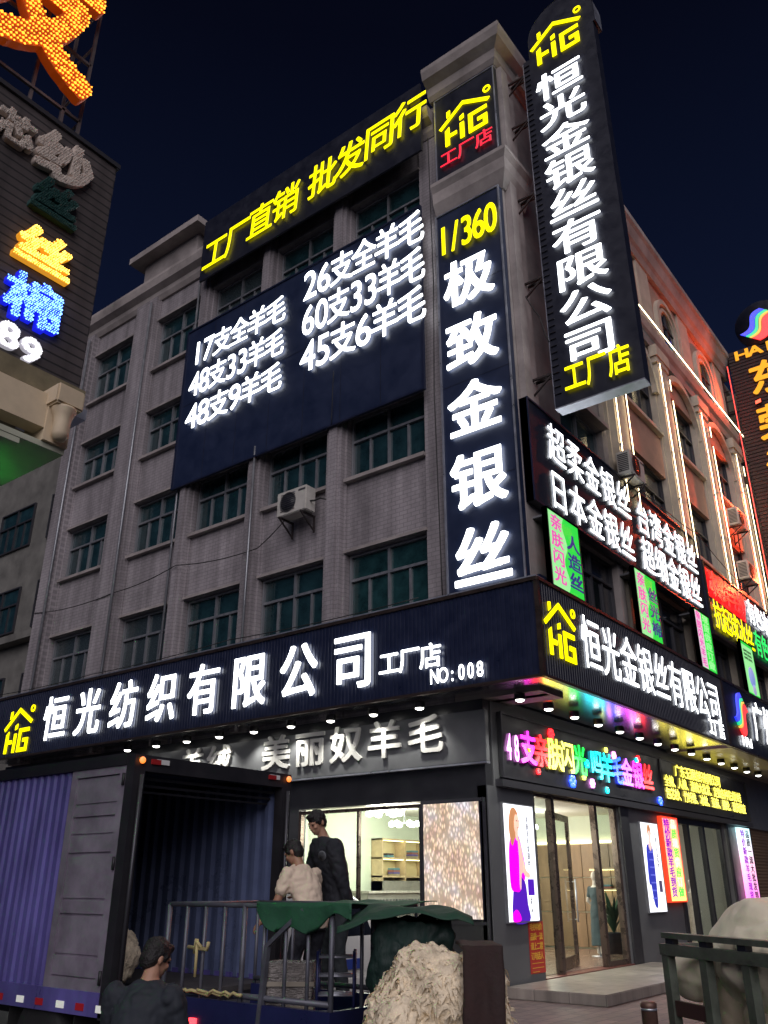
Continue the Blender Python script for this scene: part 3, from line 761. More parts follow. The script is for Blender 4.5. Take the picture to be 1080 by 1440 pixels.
green_sign(4.25, 1.3, 6.78, 8.36, 'second green lightbox from the corner ending in the character for cotton', 1)
green_sign(8.13, 1.2, 6.78, 8.36, 'third green lightbox from the corner with small crowded writing', 2)
green_sign(12.0, 1.2, 6.76, 8.36, 'pale green lightbox at the far right with printed lilac discs', 3)

rt = sign_root('side_sign', 'R', -1.36, 10.04, 8.1, 'dark board beside the navy one with red strip and yellow, white, green characters')
MB().box(0, 8.3, 0, 2.15, -.16, 0).build('backboard', M['black'], rt)
frame_rect(rt, 8.3, 2.15, .05, .001, .03, M['bronze'])
MB().box(.1, 3.55, 1.12, 1.96, .002, .02).build('red_strip', emi('red_strip_led', (1., .01, .012), 1.0, (.3, .01, .01)), rt)
chars(rt, '冰感羊毛纱', .16, 1.2, .62, .7, .67, E_['redhot'], .05, .03, (0.026, 0.022))
chars(rt, '抗起球冰丝', .12, .2, .64, .78, .74, E_['yellow'], .05, .03, (0.024, 0.019))
chars(rt, '有色冰丝纱', 3.75, 1.2, .66, .74, .78, E_['white'], .05, .03, (0.024, 0.019))
chars(rt, '有色竹纤维', 3.95, .2, .66, .78, .78, E_['green'], .05, .03, (0.024, 0.019))

# HAI blade sign at the far right with its frame
rt = sign_root('blade_sign', 'L', 17.5, -1.5, 11.5, 'brown slatted blade sign at the right edge with amber characters and round rainbow top')
sm = mat('brown_slat_metal', (.05, .03, .028), .5, .2, var=.2, scale=4)
MB().box(0, 2.6, 0, 9.7, -.3, -.03).build('board', sm, rt)
s2 = MB()
for k in range(66): s2.box(.0, 2.6, .03 + k * .146, .03 + k * .146 + .11, -.029, .0)
s2.build('slat', sm, rt)
MB().lathe([(1.0, -.25), (1.0, .0)], (1.45, 10.55, 0), 36).build('round_top', M['black'], rt)
swoosh(rt, .62, 9.9, 1.6, 1.35, .01)
chars(rt, 'HAI', .3, 9.2, .46, .42, .5, E_['amber'], .01, .05, (.05, .04))
chars(rt, '东莞海纺纱', .72, 7.45, 1.25, 1.3, 1.9, E_['amber'], .05, .03, (0.032, 0.029), True)
fr = MB()
for x in (-.12, -.42): fr.bar((x, .2, -.15), (x, 9.3, -.15), .05)
for k in range(20): fr.bar((-.12, .3 + k * .46, -.15), (-.42, .3 + k * .46, -.15), .035)
for k in range(5): fr.bar((.0, .5 + k * 2.2, -.1), (-.95, .5 + k * 2.2, -.1), .06).bar((.0, .5 + k * 2.2, -.22), (-.95, .5 + k * 2.2, -.22), .06).bar((.0, .42 + k * 2.2, -.1), (-.95, .42 + k * 2.2, -.22), .04)
fr.build('ladder_frame', M['rust'], rt)
nt_ = empty('neon_tube', (17.3, -1.45, 7.5), 0, 'thin upright red neon tube beside the brown slatted sign lighting the wall red', 'neon light')
MB().tube([(0, 0, 0), (0, 0, 13)], .014).build('tube', emi('red_neon', (1, .03, .015), 2.5), nt_)
MB().box(.05, .09, -.03, .03, 0, 13).build('mount', M['darkalu'], nt_)

def flood(loc, aim, label, e):
    rt = empty('flood_lamp', loc, 0, label, 'flood lamp', 'red flood lamps beside the slatted blade sign')
    d = (Vector(aim) - Vector(loc)).normalized(); qt = d.to_track_quat('-Z', 'Y'); rt.rotation_euler = qt.to_euler()
    MB().box(-.13, .13, -.09, .09, .0, .09).build('lamp_case', M['downcase'], rt, bevel=.01)
    MB().box(-.11, .11, -.07, .07, -.006, -.001).build('lens', emi('red_lens', (1, .06, .02), 3.), rt)
    MB().bar((0, 0, .09), (0, .1, .3), .03).build('bracket', M['rust'], rt)
    ld = bpy.data.lights.new('lamp', 'SPOT'); ld.energy = e; ld.color = (1, .09, .03); ld.spot_size = R(120); ld.spot_blend = .9; ld.shadow_soft_size = .1
    lo = bpy.data.objects.new('lamp', ld); COL.objects.link(lo); lo.parent = rt; lo.location = (0, 0, -.03)
flood((17.3, -2.3, 18.6), (13.5, -1.1, 18.9), 'highest red flood lamp fixed to the slatted sign and aimed at the arched windows', 900)
flood((17.3, -2.2, 14.6), (13.5, -1.1, 14.2), 'middle red flood lamp fixed to the slatted sign', 900)
flood((17.3, -2.2, 11.6), (14.5, -1.1, 11.4), 'lowest red flood lamp fixed to the slatted sign', 800)

# ================================================================== AIR CONDITIONERS
def make_ac(plane, at, left, z, label, side=False):
    rt = sign_root('air_conditioner', plane, at, left, z, label, 'air conditioner', 'outdoor air conditioner units on the walls')
    W_, H_, D_ = .92, .62, .34
    MB().box(0, W_, 0, H_, .12, .12 + D_).build('casing', M['ac'], rt, bevel=.02)
    g = MB(); cx, cy = .36, .31
    g.lathe([(.25, .461), (.25, .474), (.235, .474), (.235, .462)], (cx, cy, 0), 28)
    for k in range(9): g.box(cx - .22, cx + .22, .1 + k * .052, .112 + k * .052, .468, .478)
    g.build('fan_grille', M['acgrille'], rt)
    MB().lathe([(.22, .4605), (.22, .464)], (cx, cy, 0), 28).build('fan_opening', M['black'], rt)
    v = MB()
    for k in range(10): v.box(-.004, .0, .08 + k * .048, .11 + k * .048, .16, .42)
    v.box(.68, .9, .5, .55, .461, .464); v.build('louvre', M['acgrille'], rt)
    for x in (.12, .8):
        b = MB(); b.bar((x, -.03, 0), (x, -.03, .5), .04).bar((x, -.05, .46), (x, -.38, .02), .03).bar((x, -.03, .02), (x, -.42, .02), .035)
        b.build('wall_bracket', M['rust'], rt)
    MB().tube([(W_ - .02, .25, .3), (W_ + .12, .22, .3), (W_ + .2, .3, .2), (W_ + .3, .28, .06), (W_ + .34, -.1, .03), (W_ + .36, -1.3, .03)], .022).build('pipe', M['wire'], rt)
    return rt
make_ac('L', -.05, 5.05, 9.62, 'cream air conditioner on brackets under a front window of the tiled wall')
make_ac('R', -1.18, 4.55, 10.78, 'white air conditioner above the end of the navy side board')
make_ac('R', -1.18, 13.9, 12.6, 'upper of two air conditioners beside the red lit wall')
make_ac('R', -1.18, 13.95, 10.75, 'lower of two air conditioners beside the red lit wall, over the red strip')

# ================================================================== DOWNLIGHTS under the canopy
def downlight(loc, label, group, energy=75, col=(1, .97, .9), r=.1):
    rt = empty('downlight', loc, 0, label, 'downlight', group)
    MB().lathe([(r * .5, .13), (r, .12), (r, .0), (r * .86, .0), (r * .8, .02), (.01, .02)], n=18).build('lamp_case', M['downcase'], rt)
    MB().lathe([(r * .8, .012), (r * .74, -.012), (r * .45, -.028), (.005, -.032)], n=18).build('lens', E_['lamp'], rt)
    ld = bpy.data.lights.new('lamp', 'SPOT'); ld.energy = energy; ld.color = col; ld.spot_size = R(115); ld.spot_blend = .7; ld.shadow_soft_size = .05
    lo = bpy.data.objects.new('lamp', ld); COL.objects.link(lo); lo.parent = rt; lo.location = (0, 0, -.06)
for k in range(9): downlight((-.41, 1.12 + 1.085 * k, 4.79), 'small round downlight in the row above the grey sign by the truck', 'downlights over the truck side sign')
for k in range(8): downlight((.06 + 1.075 * k, -.72, 4.79), 'small round downlight in the row above the rainbow coloured sign', 'downlights over the rainbow sign')
for k in range(6): downlight((8.75 + 1.15 * k, -.72, 4.815), 'small round downlight in the row above the yellow written sign', 'downlights over the yellow sign', 30, (1, .85, .55))

# ================================================================== SHOP at street level
shop = empty('corner_shop', (0, 0, .15), 0, 'charcoal panelled shop front at the corner with bronze framed glazing', 'shop front')
def up(z): return z - .15
b = MB()   # front (x = 0): pier, window opening y 1.42..4.42, wall beyond
b.box(0, .22, .02, 1.42, up(.15), up(3.2)).box(0, .22, 1.42, 4.45, up(.15), up(.45)).box(0, .22, 4.45, 16, up(.15), up(3.2)).box(0, .22, .02, 16, up(3.2), up(4.9))
b.build('front_wall', M['darkpanel'], shop)
b = MB()
b.box(.0, 1.66, -.0, .2, up(.15), up(3.4)).box(5.5, 8.95, 0, .2, up(.15), up(3.4)).box(12.85, 15.2, 0, .2, up(.15), up(3.4)).box(.23, 19, .0, .2, up(3.4), up(4.95))
b.build('side_wall', M['greypanel'], shop)
g = MB().box(-.012, -.001, 1.43, 1.46, up(.5), up(3.12))
for v in (.075, 1.38): g.box(-.025, -.001, v - .03, v + .03, up(.2), up(3.2))
g.box(-.025, -.001, .11, 1.35, up(3.14), up(3.2)).box(-.02, -.001, .11, 1.35, up(1.2), up(1.25)); g.build('pier_trim', M['darkalu'], shop)
fw = MB(); fw.box(.02, .12, 1.42, 4.45, up(3.1), up(3.16)).box(.02, .12, 1.42, 4.45, up(.45), up(.52)).box(.02, .12, 1.42, 1.48, up(.52), up(3.1)).box(.02, .12, 4.39, 4.45, up(.52), up(3.1)).box(.03, .11, 2.9, 2.95, up(.52), up(3.1))
fw.build('window_frame', M['framemet'], shop)
MB().box(.06, .075, 1.48, 4.39, up(.52), up(3.1)).build('window_glass', M['glass'], shop)
cl = MB().box(5.5, 5.95, -.05, -.002, up(.15), up(3.4)).box(8.95 - .2, 8.95, -.04, -.002, up(.15), up(3.4)).box(12.85, 13.0, -.05, -.002, up(.15), up(3.4))
cl.split('pilaster', M['darkpanel'], shop)
hd = MB().box(.3, 15.2, -.14, -.002, up(3.4), up(3.52)); hd.build('header_ledge', M['darkalu'], shop)

# glazed entrance
dr = empty('shop_entrance', (1.66, .05, .32), 0, 'bronze framed glass entrance with one leaf standing open', 'door')
f = MB(); H_ = 3.02
for x0, x1 in ((0, .11), (.78, .9), (2.72, 2.84), (3.72, 3.84)): f.box(x0, x1, .0, .12, 0, H_)
f.box(.0, 3.84, .002, .118, H_ + .002, H_ + .06).box(2.84, 3.72, .004, .116, .0, .1)
f.build('frame', M['framemet'], dr)
g = MB().box(.11, .78, .05, .062, .0, H_).box(2.84, 3.72, .05, .062, .1, H_); g.split('fixed_glass', M['glass'], dr)
lf = empty('door_leaf', (.92, .14, 0)); lf.parent = dr; lf.rotation_euler = (0, 0, R(14))
frame_ = MB(); lw = 1.75; lh = 2.82
frame_.box(0, .1, 0, .07, .02, lh).box(lw - .1, lw, 0, .07, .02, lh).box(.1, lw - .1, .002, .068, lh - .12, lh).box(.1, lw - .1, .002, .068, .02, .22).build('leaf_frame', M['framemet'], lf)
MB().box(.1, lw - .1, .03, .04, .22, lh - .12).build('leaf_glass', M['glass'], lf)
hb = MB().tube([(lw - .16, -.07, .8), (lw - .16, -.07, 1.6)], .018)
for z in (.85, 1.55): hb.bar((lw - .16, -.07, z), (lw - .1, .0, z), .02)
hb.build('handle', M['steelpale'], lf)
MB().box(0, 3.84, -.08, .2, -.17, 0).build('threshold', mat('red_threshold', (.16, .05, .04), .4, var=.2), dr)

# room behind the glass
tag(MB().box(.23, 9, .21, 6.2, .1, .33).build('shop_floor', M['shopfloor']), kind='structure')
tag(MB().box(.23, 9, 6.2, 6.35, .1, 3.6).box(.23, .35, 4.5, 6.2, .33, 3.6).build('shop_back_wall', M['mint']), kind='structure')
tag(MB().box(.23, 9.15, .21, 6.35, 3.5, 3.62).build('shop_ceiling', mat('ceiling_white', (.75, .76, .7), .7)), kind='structure')
sw = empty('panelled_wall', (9, .3, .33), 0, 'brown timber panelled wall inside the shop seen through the entrance', 'wall')
MB().box(.02, .2, 0, 5.9, 0, 3.17).build('wall_face', M['mint'], sw)
pn = MB()
for k in range(5):
    for j in range(3): pn.box(-.03, .018, .0 + k * .78, .76 + k * .78, .03 + j * .82, .83 + j * .82)
pn.build('panel', M['wood'], sw)
MB().box(-.06, .0, 0, 3.9, 2.5, 2.54).build('cove_strip', emi('cove_light', (1, .82, .45), 5.), sw)
MB().box(-.12, .016, .3, 2.1, 1.84, 1.88).box(-.12, .016, .3, 2.1, 1.36, 1.40).build('shelf', M['shelfwood'], sw)
MB().box(-.10, -.02, .3, 2.1, 1.83, 1.838).box(-.10, -.02, .3, 2.1, 1.35, 1.358).build('shelf_strip', emi('shelf_light', (1, .85, .4), 5.), sw)
def folded(x, y, z, n, label, rz=0, grp='folded yarn samples on the lit shelves'):
    rt = empty('yarn_stack', (x, y, z), rz, label, 'yarn stack', grp); cols_ = [(.1, .25, .3), (.06, .05, .05), (.35, .3, .2), (.12, .1, .3), (.3, .12, .1)]
    for k in range(n): MB().box(-.14 + random.uniform(0, .02), .14, -.1, .1, k * .045, k * .045 + .04).build('folded_cloth', mat('sample_cloth', cols_[(k + n + int(y * 9)) % 5], .9), rt, bevel=.01)
folded(8.93, .95, 2.21, 4, 'four folded samples on the upper shelf of the panelled wall', R(90))
folded(8.93, 1.5, 2.21, 3, 'three folded samples on the upper shelf of the panelled wall', R(90))
folded(8.93, 1.95, 1.73, 2, 'two folded samples on the lower shelf of the panelled wall', R(90))
# lit shelf unit on the pale wall
sh = empty('shelf_unit', (4.55, 6.19, .9), 0, 'honey coloured wall shelf unit with lit compartments behind the shop window', 'shelf')
s_ = MB()
for z in (1.08, 1.5, 1.94): s_.box(0, 1.95, -.35, 0, z, z + .04)
for x in (0, .95, 1.91): s_.box(x, x + .04, -.352, -.002, .001, 1.98)
s_.build('carcass', M['shelfwood'], sh)
MB().box(.04, 1.91, -.02, -.003, 1.0, 1.94).build('back_panel', mat('shelf_back', (.5, .42, .25), .5), sh)
ls = MB()
for z in (1.485, 1.925): ls.box(.05, 1.9, -.3, -.26, z, z + .012)
ls.build('light_strip', emi('shelf_strip_light', (1, .85, .4), 7.), sh)
MB().box(0, 1.95, -.4, .0, .0, 1.0).build('lower_cabinet', mat('cabinet', (.2, .19, .17), .5, var=.2), sh)
folded(4.95, 5.98, 2.45, 2, 'two dark folded samples on the upper shelf behind the shop window')
folded(5.2, 5.98, 2.02, 4, 'four folded samples on the lower shelf behind the shop window')
folded(6.0, 5.98, 2.45, 4, 'four folded samples on the upper shelf behind the shop window')
bx = empty('display_box', (5.05, 5.7, .35), 0, 'long low display counter with striped front below the lit shelves', 'counter')
MB().box(-1.6, 1.5, -.3, .25, 0, 1.28).build('counter_body', mat('counter_grey', (.3, .29, .27), .5, var=.1), bx)
sg = MB()
for k in range(24): sg.box(-1.55 + k * .127, -1.49 + k * .127, -.33, -.302, .1, 1.15)
sg.build('front_slat', M['greypanel'], bx); MB().box(-1.64, 1.54, -.36, .27, 1.282, 1.33).build('counter_top', mat('counter_stone', (.45, .43, .4), .3, var=.2, scale=20), bx)
def chandelier(x, y, label):
    rt = empty('chandelier', (x, y, 3.5), 0, label, 'chandelier', 'chandeliers in the shop')
    MB().lathe([(.12, -.0), (.12, -.03), (.015, -.04), (.015, -.3), (.03, -.32), (.03, -.36)], n=12).build('stem', M['steelpale'], rt)
    for k in range(6):
        a = k * math.pi / 3; c, s = math.cos(a), math.sin(a)
        MB().tube([(0, 0, -.34), (.14 * c, .14 * s, -.37), (.3 * c, .3 * s, -.33)], .009).build('arm', M['steelpale'], rt)
        MB().lathe([(.02, .0), (.06, -.02), (.075, -.07), (.06, -.12), (.02, -.13)], (.3 * c, .3 * s, -.31), 12).build('glass_shade', emi('shade_light', (1, .97, .88), 11.), rt)
    ld = bpy.data.lights.new('lamp', 'POINT'); ld.energy = 120; ld.color = (1, .95, .8); ld.shadow_soft_size = .3
    lo = bpy.data.objects.new('lamp', ld); COL.objects.link(lo); lo.parent = rt; lo.location = (0, 0, -.6)
chandelier(.95, 3.0, 'glass shade chandelier just inside the shop window'); chandelier(1.75, 2.1, 'glass shade chandelier next to the bright yarn screen edge')
chandelier(6.6, 3.0, 'glass shade chandelier seen through the shop entrance'); chandelier(3.8, 4.6, 'glass shade chandelier in the middle of the shop')

# grey sign over the window
rt = sign_root('shop_sign', 'L', -.02, 9.2, 3.78, 'grey panel sign under the canopy with pale raised unlit characters')
MB().box(0, 9.3, 0, .9, .0, .12).build('panel', M['greypanel'], rt, bevel=.01)
MB().box(-.002, 9.302, -.03, .0, -.0, .13).build('bottom_trim', M['steelpale'], rt)
chars(rt, '羊绒', 9.2 - 8.0, .22, .68, .62, .9, M['greyletter'], .125, .045, (.028, .02))
chars(rt, '美丽奴羊毛', 9.2 - 5.36, .24, .7, .64, .96, M['greyletter'], .125, .045, (.028, .02))

# LED screen
def yarn_screen():
    m = bpy.data.materials.new('yarn_picture'); m.use_nodes = True; nt = m.node_tree; b = nt.nodes['Principled BSDF']
    t = nt.nodes.new('ShaderNodeTexCoord'); mp = nt.nodes.new('ShaderNodeMapping'); mp.inputs['Scale'].default_value = (26, 11, 1); mp.inputs['Rotation'].default_value = (0, 0, R(28)); nt.links.new(t.outputs['Object'], mp.inputs[0])
    v = nt.nodes.new('ShaderNodeTexVoronoi'); nt.links.new(mp.outputs[0], v.inputs['Vector']); v.inputs['Scale'].default_value = 1.0
    n = nt.nodes.new('ShaderNodeTexNoise'); n.inputs['Scale'].default_value = 1.7; n.inputs['Detail'].default_value = 5; nt.links.new(t.outputs['Object'], n.inputs['Vector'])
    c = nt.nodes.new('ShaderNodeValToRGB'); c.color_ramp.elements[0].position = .33; c.color_ramp.elements[0].color = (.55, .24, .13, 1); c.color_ramp.elements[1].position = .68; c.color_ramp.elements[1].color = (.75, .72, .9, 1)
    e = c.color_ramp.elements.new(.5); e.color = (.85, .62, .42, 1); nt.links.new(n.outputs[0], c.inputs[0])
    r = nt.nodes.new('ShaderNodeMapRange'); r.inputs[1].default_value = .05; r.inputs[2].default_value = .6; r.inputs[3].default_value = 1.5; r.inputs[4].default_value = .55; nt.links.new(v.outputs['Distance'], r.inputs[0])
    x = nt.nodes.new('ShaderNodeMix'); x.data_type = 'RGBA'; x.inputs[0].default_value = .1; nt.links.new(c.outputs[0], x.inputs[6]); nt.links.new(v.outputs['Color'], x.inputs[7])
    w = nt.nodes.new('ShaderNodeMix'); w.data_type = 'RGBA'; w.inputs[0].default_value = .35; w.inputs[7].default_value = (.95, .75, .6, 1); nt.links.new(x.outputs[2], w.inputs[6])
    nt.links.new(w.outputs[2], b.inputs['Emission Color']); nt.links.new(r.outputs[0], b.inputs['Emission Strength']); b.inputs['Base Color'].default_value = (.02, .02, .02, 1)
    return m
rt = sign_root('led_screen', 'L', -.03, 1.34, 1.27, 'bright video screen on the corner pier showing a close up of yarn', 'screen')
MB().box(0, 1.2, 0, 1.88, .0, .03).build('cabinet', M['black'], rt)
MB().box(.015, 1.185, .015, 1.865, .031, .034).build('picture', yarn_screen(), rt)

# rainbow sign
rt = sign_root('shop_sign', 'R', -.02, .42, 3.56, 'charcoal panel over the entrance with rainbow coloured glowing characters and little flowers')
MB().box(0, 7.72, 0, 1.16, .0, .06).build('panel', M['darkpanel'], rt); frame_rect(rt, 7.72, 1.16, .04, .061, .09, M['darkalu'])
seq = [('4', .02, 'pink'), ('8', .3, 'pink'), ('支', .62, 'magenta'), ('亲', 1.13, 'redt'), ('肤', 1.68, 'gold'), ('闪', 2.24, 'lime'), ('光', 2.8, 'grn'), ('吗', 3.62, 'cyan'), ('羊', 4.16, 'cyan'), ('毛', 4.7, 'blue'), ('金', 5.22, 'violet'), ('银', 5.84, 'magenta'), ('丝', 6.45, 'redt')]
for ch, x, c in seq:
    k = ord(ch) < 0x2e80; mb = MB(); glyph(mb, ch, x + .06, .32 - .02 * (x > 4), .24 if k else .52, .46 if k else .56, .07, .04, .03, .028); mb.build('character', E_[c], rt)
def flower(x, y, r, c):
    mb = MB()
    for k in range(6):
        a = k * math.pi / 3; mb.lathe([(r * .38, .065), (r * .38, .1)], (x + r * .62 * math.cos(a), y + r * .62 * math.sin(a), 0), 8)
    mb.build('flower_mark', E_[c], rt)
for x, y, r, c in ((1.04, .6, .07, 'orange'), (1.95, 1.0, .11, 'redt'), (1.93, .9 - .06, .07, 'grn'), (2.75, .16, .13, 'blue'), (3.3, .3, .07, 'lime'), (3.5, .58, .09, 'cyan'), (3.68, .2, .1, 'pink'), (4.55, .98, .06, 'lime'), (4.95, .9, .1, 'pink'), (4.4, .12, .07, 'cyan'), (6.35, .98, .08, 'redt'), (6.25, .94, .06, 'cyan'), (7.45, .1, .11, 'blue'), (1.32, .22, .06, 'redt')): flower(x, y, r, c)

rt = sign_root('shop_sign', 'R', -.02, 8.18, 3.56, 'charcoal panel next to the rainbow sign with three lines of yellow writing')
MB().box(0, 7.0, 0, 1.16, .0, .06).build('panel', M['darkpanel'], rt); frame_rect(rt, 7.0, 1.16, .04, .061, .09, M['darkalu'])
textline(rt, '广东玉源纺织有限公司', .95, .80, .33, .28, E_['gold'], .07, .03, (.018, .018)); textline(rt, '全棉、人棉、涤棉大批发、定做各种花式纱线', .12, .5, .285, .26, E_['gold'], .07, .03, (.018, .018))
textline(rt, '包芯纱、竹纤维、冰丝、亚麻、腈纶、现货供应', .12, .2, .285, .26, E_['gold'], .07, .03, (.018, .018))

# posters
paper = emi('poster_light', (.9, .93, 1.), 1.25, (.8, .8, .8))
def pm(n, c, s=.8): return emi(n, c, s, c)
skinP = pm('print_skin', (.85, .5, .38)); hairP = pm('print_hair', (.45, .2, .09)); magP = pm('print_fuchsia', (.85, .0, .75)); indP = pm('print_indigo', (.07, .01, .4)); bluP = pm('print_blue', (.03, .04, .4)); darkP = pm('print_black', (.03, .03, .05), .4); roseP = pm('print_rose', (.75, .45, .4))
def blob(rt, pts, z, m, name):   # smooth closed outline through the points
    n = len(pts); out = []
    for i in range(n):
        p0, p1, p2, p3 = [Vector((*pts[(i + k - 1) % n], 0)) for k in range(4)]
        for k in range(4):
            t = k / 4; q = .5 * ((2 * p1) + (p2 - p0) * t + (2 * p0 - 5 * p1 + 4 * p2 - p3) * t * t + (3 * p1 - p0 - 3 * p2 + p3) * t ** 3); out.append((q.x, q.y))
    MB().prism(out, z, z + .003).build(name, m, rt)
rt = sign_root('poster_lightbox', 'R', -.005, .39, 1.22, 'tall white lightbox poster left of the entrance showing a woman in a fuchsia coat', 'poster')
MB().box(0, 1.1, 0, 1.92, 0, .05).build('lightbox', paper, rt); frame_rect(rt, 1.1, 1.92, .02, -.001, .056, M['alu'])
blob(rt, [(.18, .02), (.22, .5), (.3, .72), (.5, .75), (.66, .6), (.7, .3), (.74, .02)], .052, indP, 'trousers')
blob(rt, [(.14, .55), (.12, 1.0), (.18, 1.3), (.34, 1.42), (.5, 1.38), (.6, 1.15), (.68, .85), (.62, .66), (.5, .72), (.46, .5), (.3, .48)], .056, magP, 'coat')
blob(rt, [(.46, 1.36), (.56, 1.2), (.62, .98), (.6, .8), (.52, .75), (.48, .52), (.44, .6), (.47, 1.0)], .06, roseP, 'blouse')
blob(rt, [(.6, 1.0), (.7, .82), (.8, .78), (.82, .72), (.72, .7), (.6, .78)], .06, skinP, 'hand')
blob(rt, [(.2, 1.3), (.16, 1.55), (.24, 1.8), (.38, 1.85), (.5, 1.74), (.5, 1.56), (.44, 1.42), (.34, 1.32), (.26, 1.22)], .062, hairP, 'hair')
blob(rt, [(.36, 1.46), (.35, 1.6), (.4, 1.73), (.49, 1.72), (.53, 1.6), (.5, 1.5), (.43, 1.42)], .066, skinP, 'face')
blob(rt, [(.38, 1.36), (.39, 1.48), (.46, 1.48), (.47, 1.34), (.42, 1.3)], .064, skinP, 'neck')
MB().box(.42, .45, 1.625, 1.64, .069, .072).box(.49, .515, 1.625, 1.64, .069, .072).box(.45, .49, 1.51, 1.522, .069, .072).build('features', darkP, rt)
blob(rt, [(.16, .02), (.16, .14), (.3, .2), (.42, .1), (.4, .02)], .058, magP, 'bag')
MB().box(.74, .96, .42, .68, .052, .056).build('colour_patch', indP, rt)
textline(rt, '亲肤羊毛金银丝', .79, 1.62, .09, .11, darkP, .052, .004, (.008, .008), True)
textline(rt, '品质一流 ', .8, .34, .06, .055, darkP, .052, .004, (.008, .008), True)
rt = sign_root('poster_lightbox', 'R', -.005, 6.52, 1.24, 'tall white lightbox poster right of the entrance showing a blue ribbed dress', 'poster')
MB().box(0, 1.06, 0, 1.9, 0, .05).build('lightbox', paper, rt); frame_rect(rt, 1.06, 1.9, .02, -.001, .056, M['alu'])
blob(rt, [(.22, 1.3), (.2, .9), (.28, .5), (.36, .16), (.52, .12), (.58, .5), (.6, .95), (.6, 1.3), (.52, 1.42), (.32, 1.42)], .052, bluP, 'dress')
bl2 = pm('print_light_blue', (.12, .14, .6))
for k in range(7): MB().box(.27 + .01 * k, .57, .28 + k * .16, .31 + k * .16, .056, .058).build('rib_band', bl2, rt)
blob(rt, [(.16, .62), (.18, 1.0), (.26, 1.3), (.3, 1.1), (.26, .7), (.24, .58)], .058, bluP, 'sleeve')
blob(rt, [(.36, 1.4), (.4, 1.55), (.38, 1.7), (.46, 1.8), (.54, 1.72), (.52, 1.5), (.54, 1.38), (.44, 1.28)], .058, pm('print_pale_skin', (.8, .55, .5)), 'head')
blob(rt, [(.36, 1.62), (.37, 1.78), (.47, 1.86), (.56, 1.76), (.55, 1.62), (.5, 1.72), (.42, 1.7)], .062, hairP, 'hair')
MB().box(.74, .92, .42, .66, .052, .056).build('colour_patch', pm('print_grey', (.06, .06, .12)), rt)
textline(rt, '亲肤羊毛金银丝', .8, 1.6, .075, .1, darkP, .052, .004, (.008, .008), True)
def grad_panel(name, c0, c1, c2, h, s=1.3):
    m = bpy.data.materials.new(name); m.use_nodes = True; nt = m.node_tree; b = nt.nodes['Principled BSDF']
    t = nt.nodes.new('ShaderNodeTexCoord'); sp_ = nt.nodes.new('ShaderNodeSeparateXYZ'); r = nt.nodes.new('ShaderNodeMath'); r.operation = 'DIVIDE'; r.inputs[1].default_value = h; c = nt.nodes.new('ShaderNodeValToRGB')
    nt.links.new(t.outputs['Object'], sp_.inputs[0]); nt.links.new(sp_.outputs['Y'], r.inputs[0]); nt.links.new(r.outputs[0], c.inputs[0])
    c.color_ramp.elements[0].color = (*c0, 1); c.color_ramp.elements[1].color = (*c2, 1); e = c.color_ramp.elements.new(.5); e.color = (*c1, 1)
    nt.links.new(c.outputs[0], b.inputs['Emission Color']); b.inputs['Emission Strength'].default_value = s
    return m
rt = sign_root('led_sign', 'R', -.06, 7.74, 1.44, 'upright led panel glowing orange and red with two columns of coloured characters', 'sign')
MB().box(0, 1.04, 0, 1.88, -.04, .05).build('panel', grad_panel('fire_led', (1, .75, .08), (1, .38, .1), (1, .06, .04), 1.88), rt)
frame_rect(rt, 1.04, 1.88, .03, -.045, .06, emi('red_edge_led', (1, .05, .01), 1.0, (.3, .03, .03)))
VI = pm('print_violet', (.25, .01, .5), .7)
chars(rt, '特价新款羊毛到货', .14, 1.62, .3, .2, .215, VI, .052, .006, (.03, .025), True)
chars(rt, '欢迎现货供应订做'.replace('欢迎', '品质'), .58, 1.62, .3, .2, .215, [pm('print_cream', (1, .9, .6), 1.), pm('print_leaf', (.1, .7, .1), .9)], .052, .006, (.03, .025), True)
rt = sign_root('led_sign', 'R', -.06, 13.75, 1.3, 'upright led panel fading from pale cyan to magenta beside the roller shutter', 'sign')
MB().box(0, 1.05, 0, 2.05, -.04, .05).build('panel', grad_panel('candy_led', (1, .08, .7), (1, .45, .65), (.5, .95, 1), 2.05), rt)
chars(rt, '特价新款羊毛现货', .14, 1.78, .3, .2, .235, VI, .052, .006, (.025, .02), True)
chars(rt, '品质一流大批发到', .6, 1.78, .3, .2, .235, darkP, .052, .006, (.025, .02), True)
rt = sign_root('notice', 'R', -.004, 1.14, .42, 'small red notice with yellow lines of writing under the fuchsia coat poster', 'notice')
MB().box(0, .52, 0, .8, 0, .01).build('sheet', mat('red_vinyl', (.5, .04, .03), .5), rt)
yl = mat('yellow_print', (.75, .45, .05), .5)
for i, s_ in enumerate(('毛纱特价', '品质一流', '请上二楼', '订电话人')): textline(rt, s_, .04, .66 - i * .15, .1, .11, yl, .011, .003, (.02, .02))
MB().box(.05, .46, .15, .16, .0105, .013).box(.05, .46, .08, .09, .0105, .013).box(.05, .3, .02, .03, .0105, .013).build('rule', yl, rt)

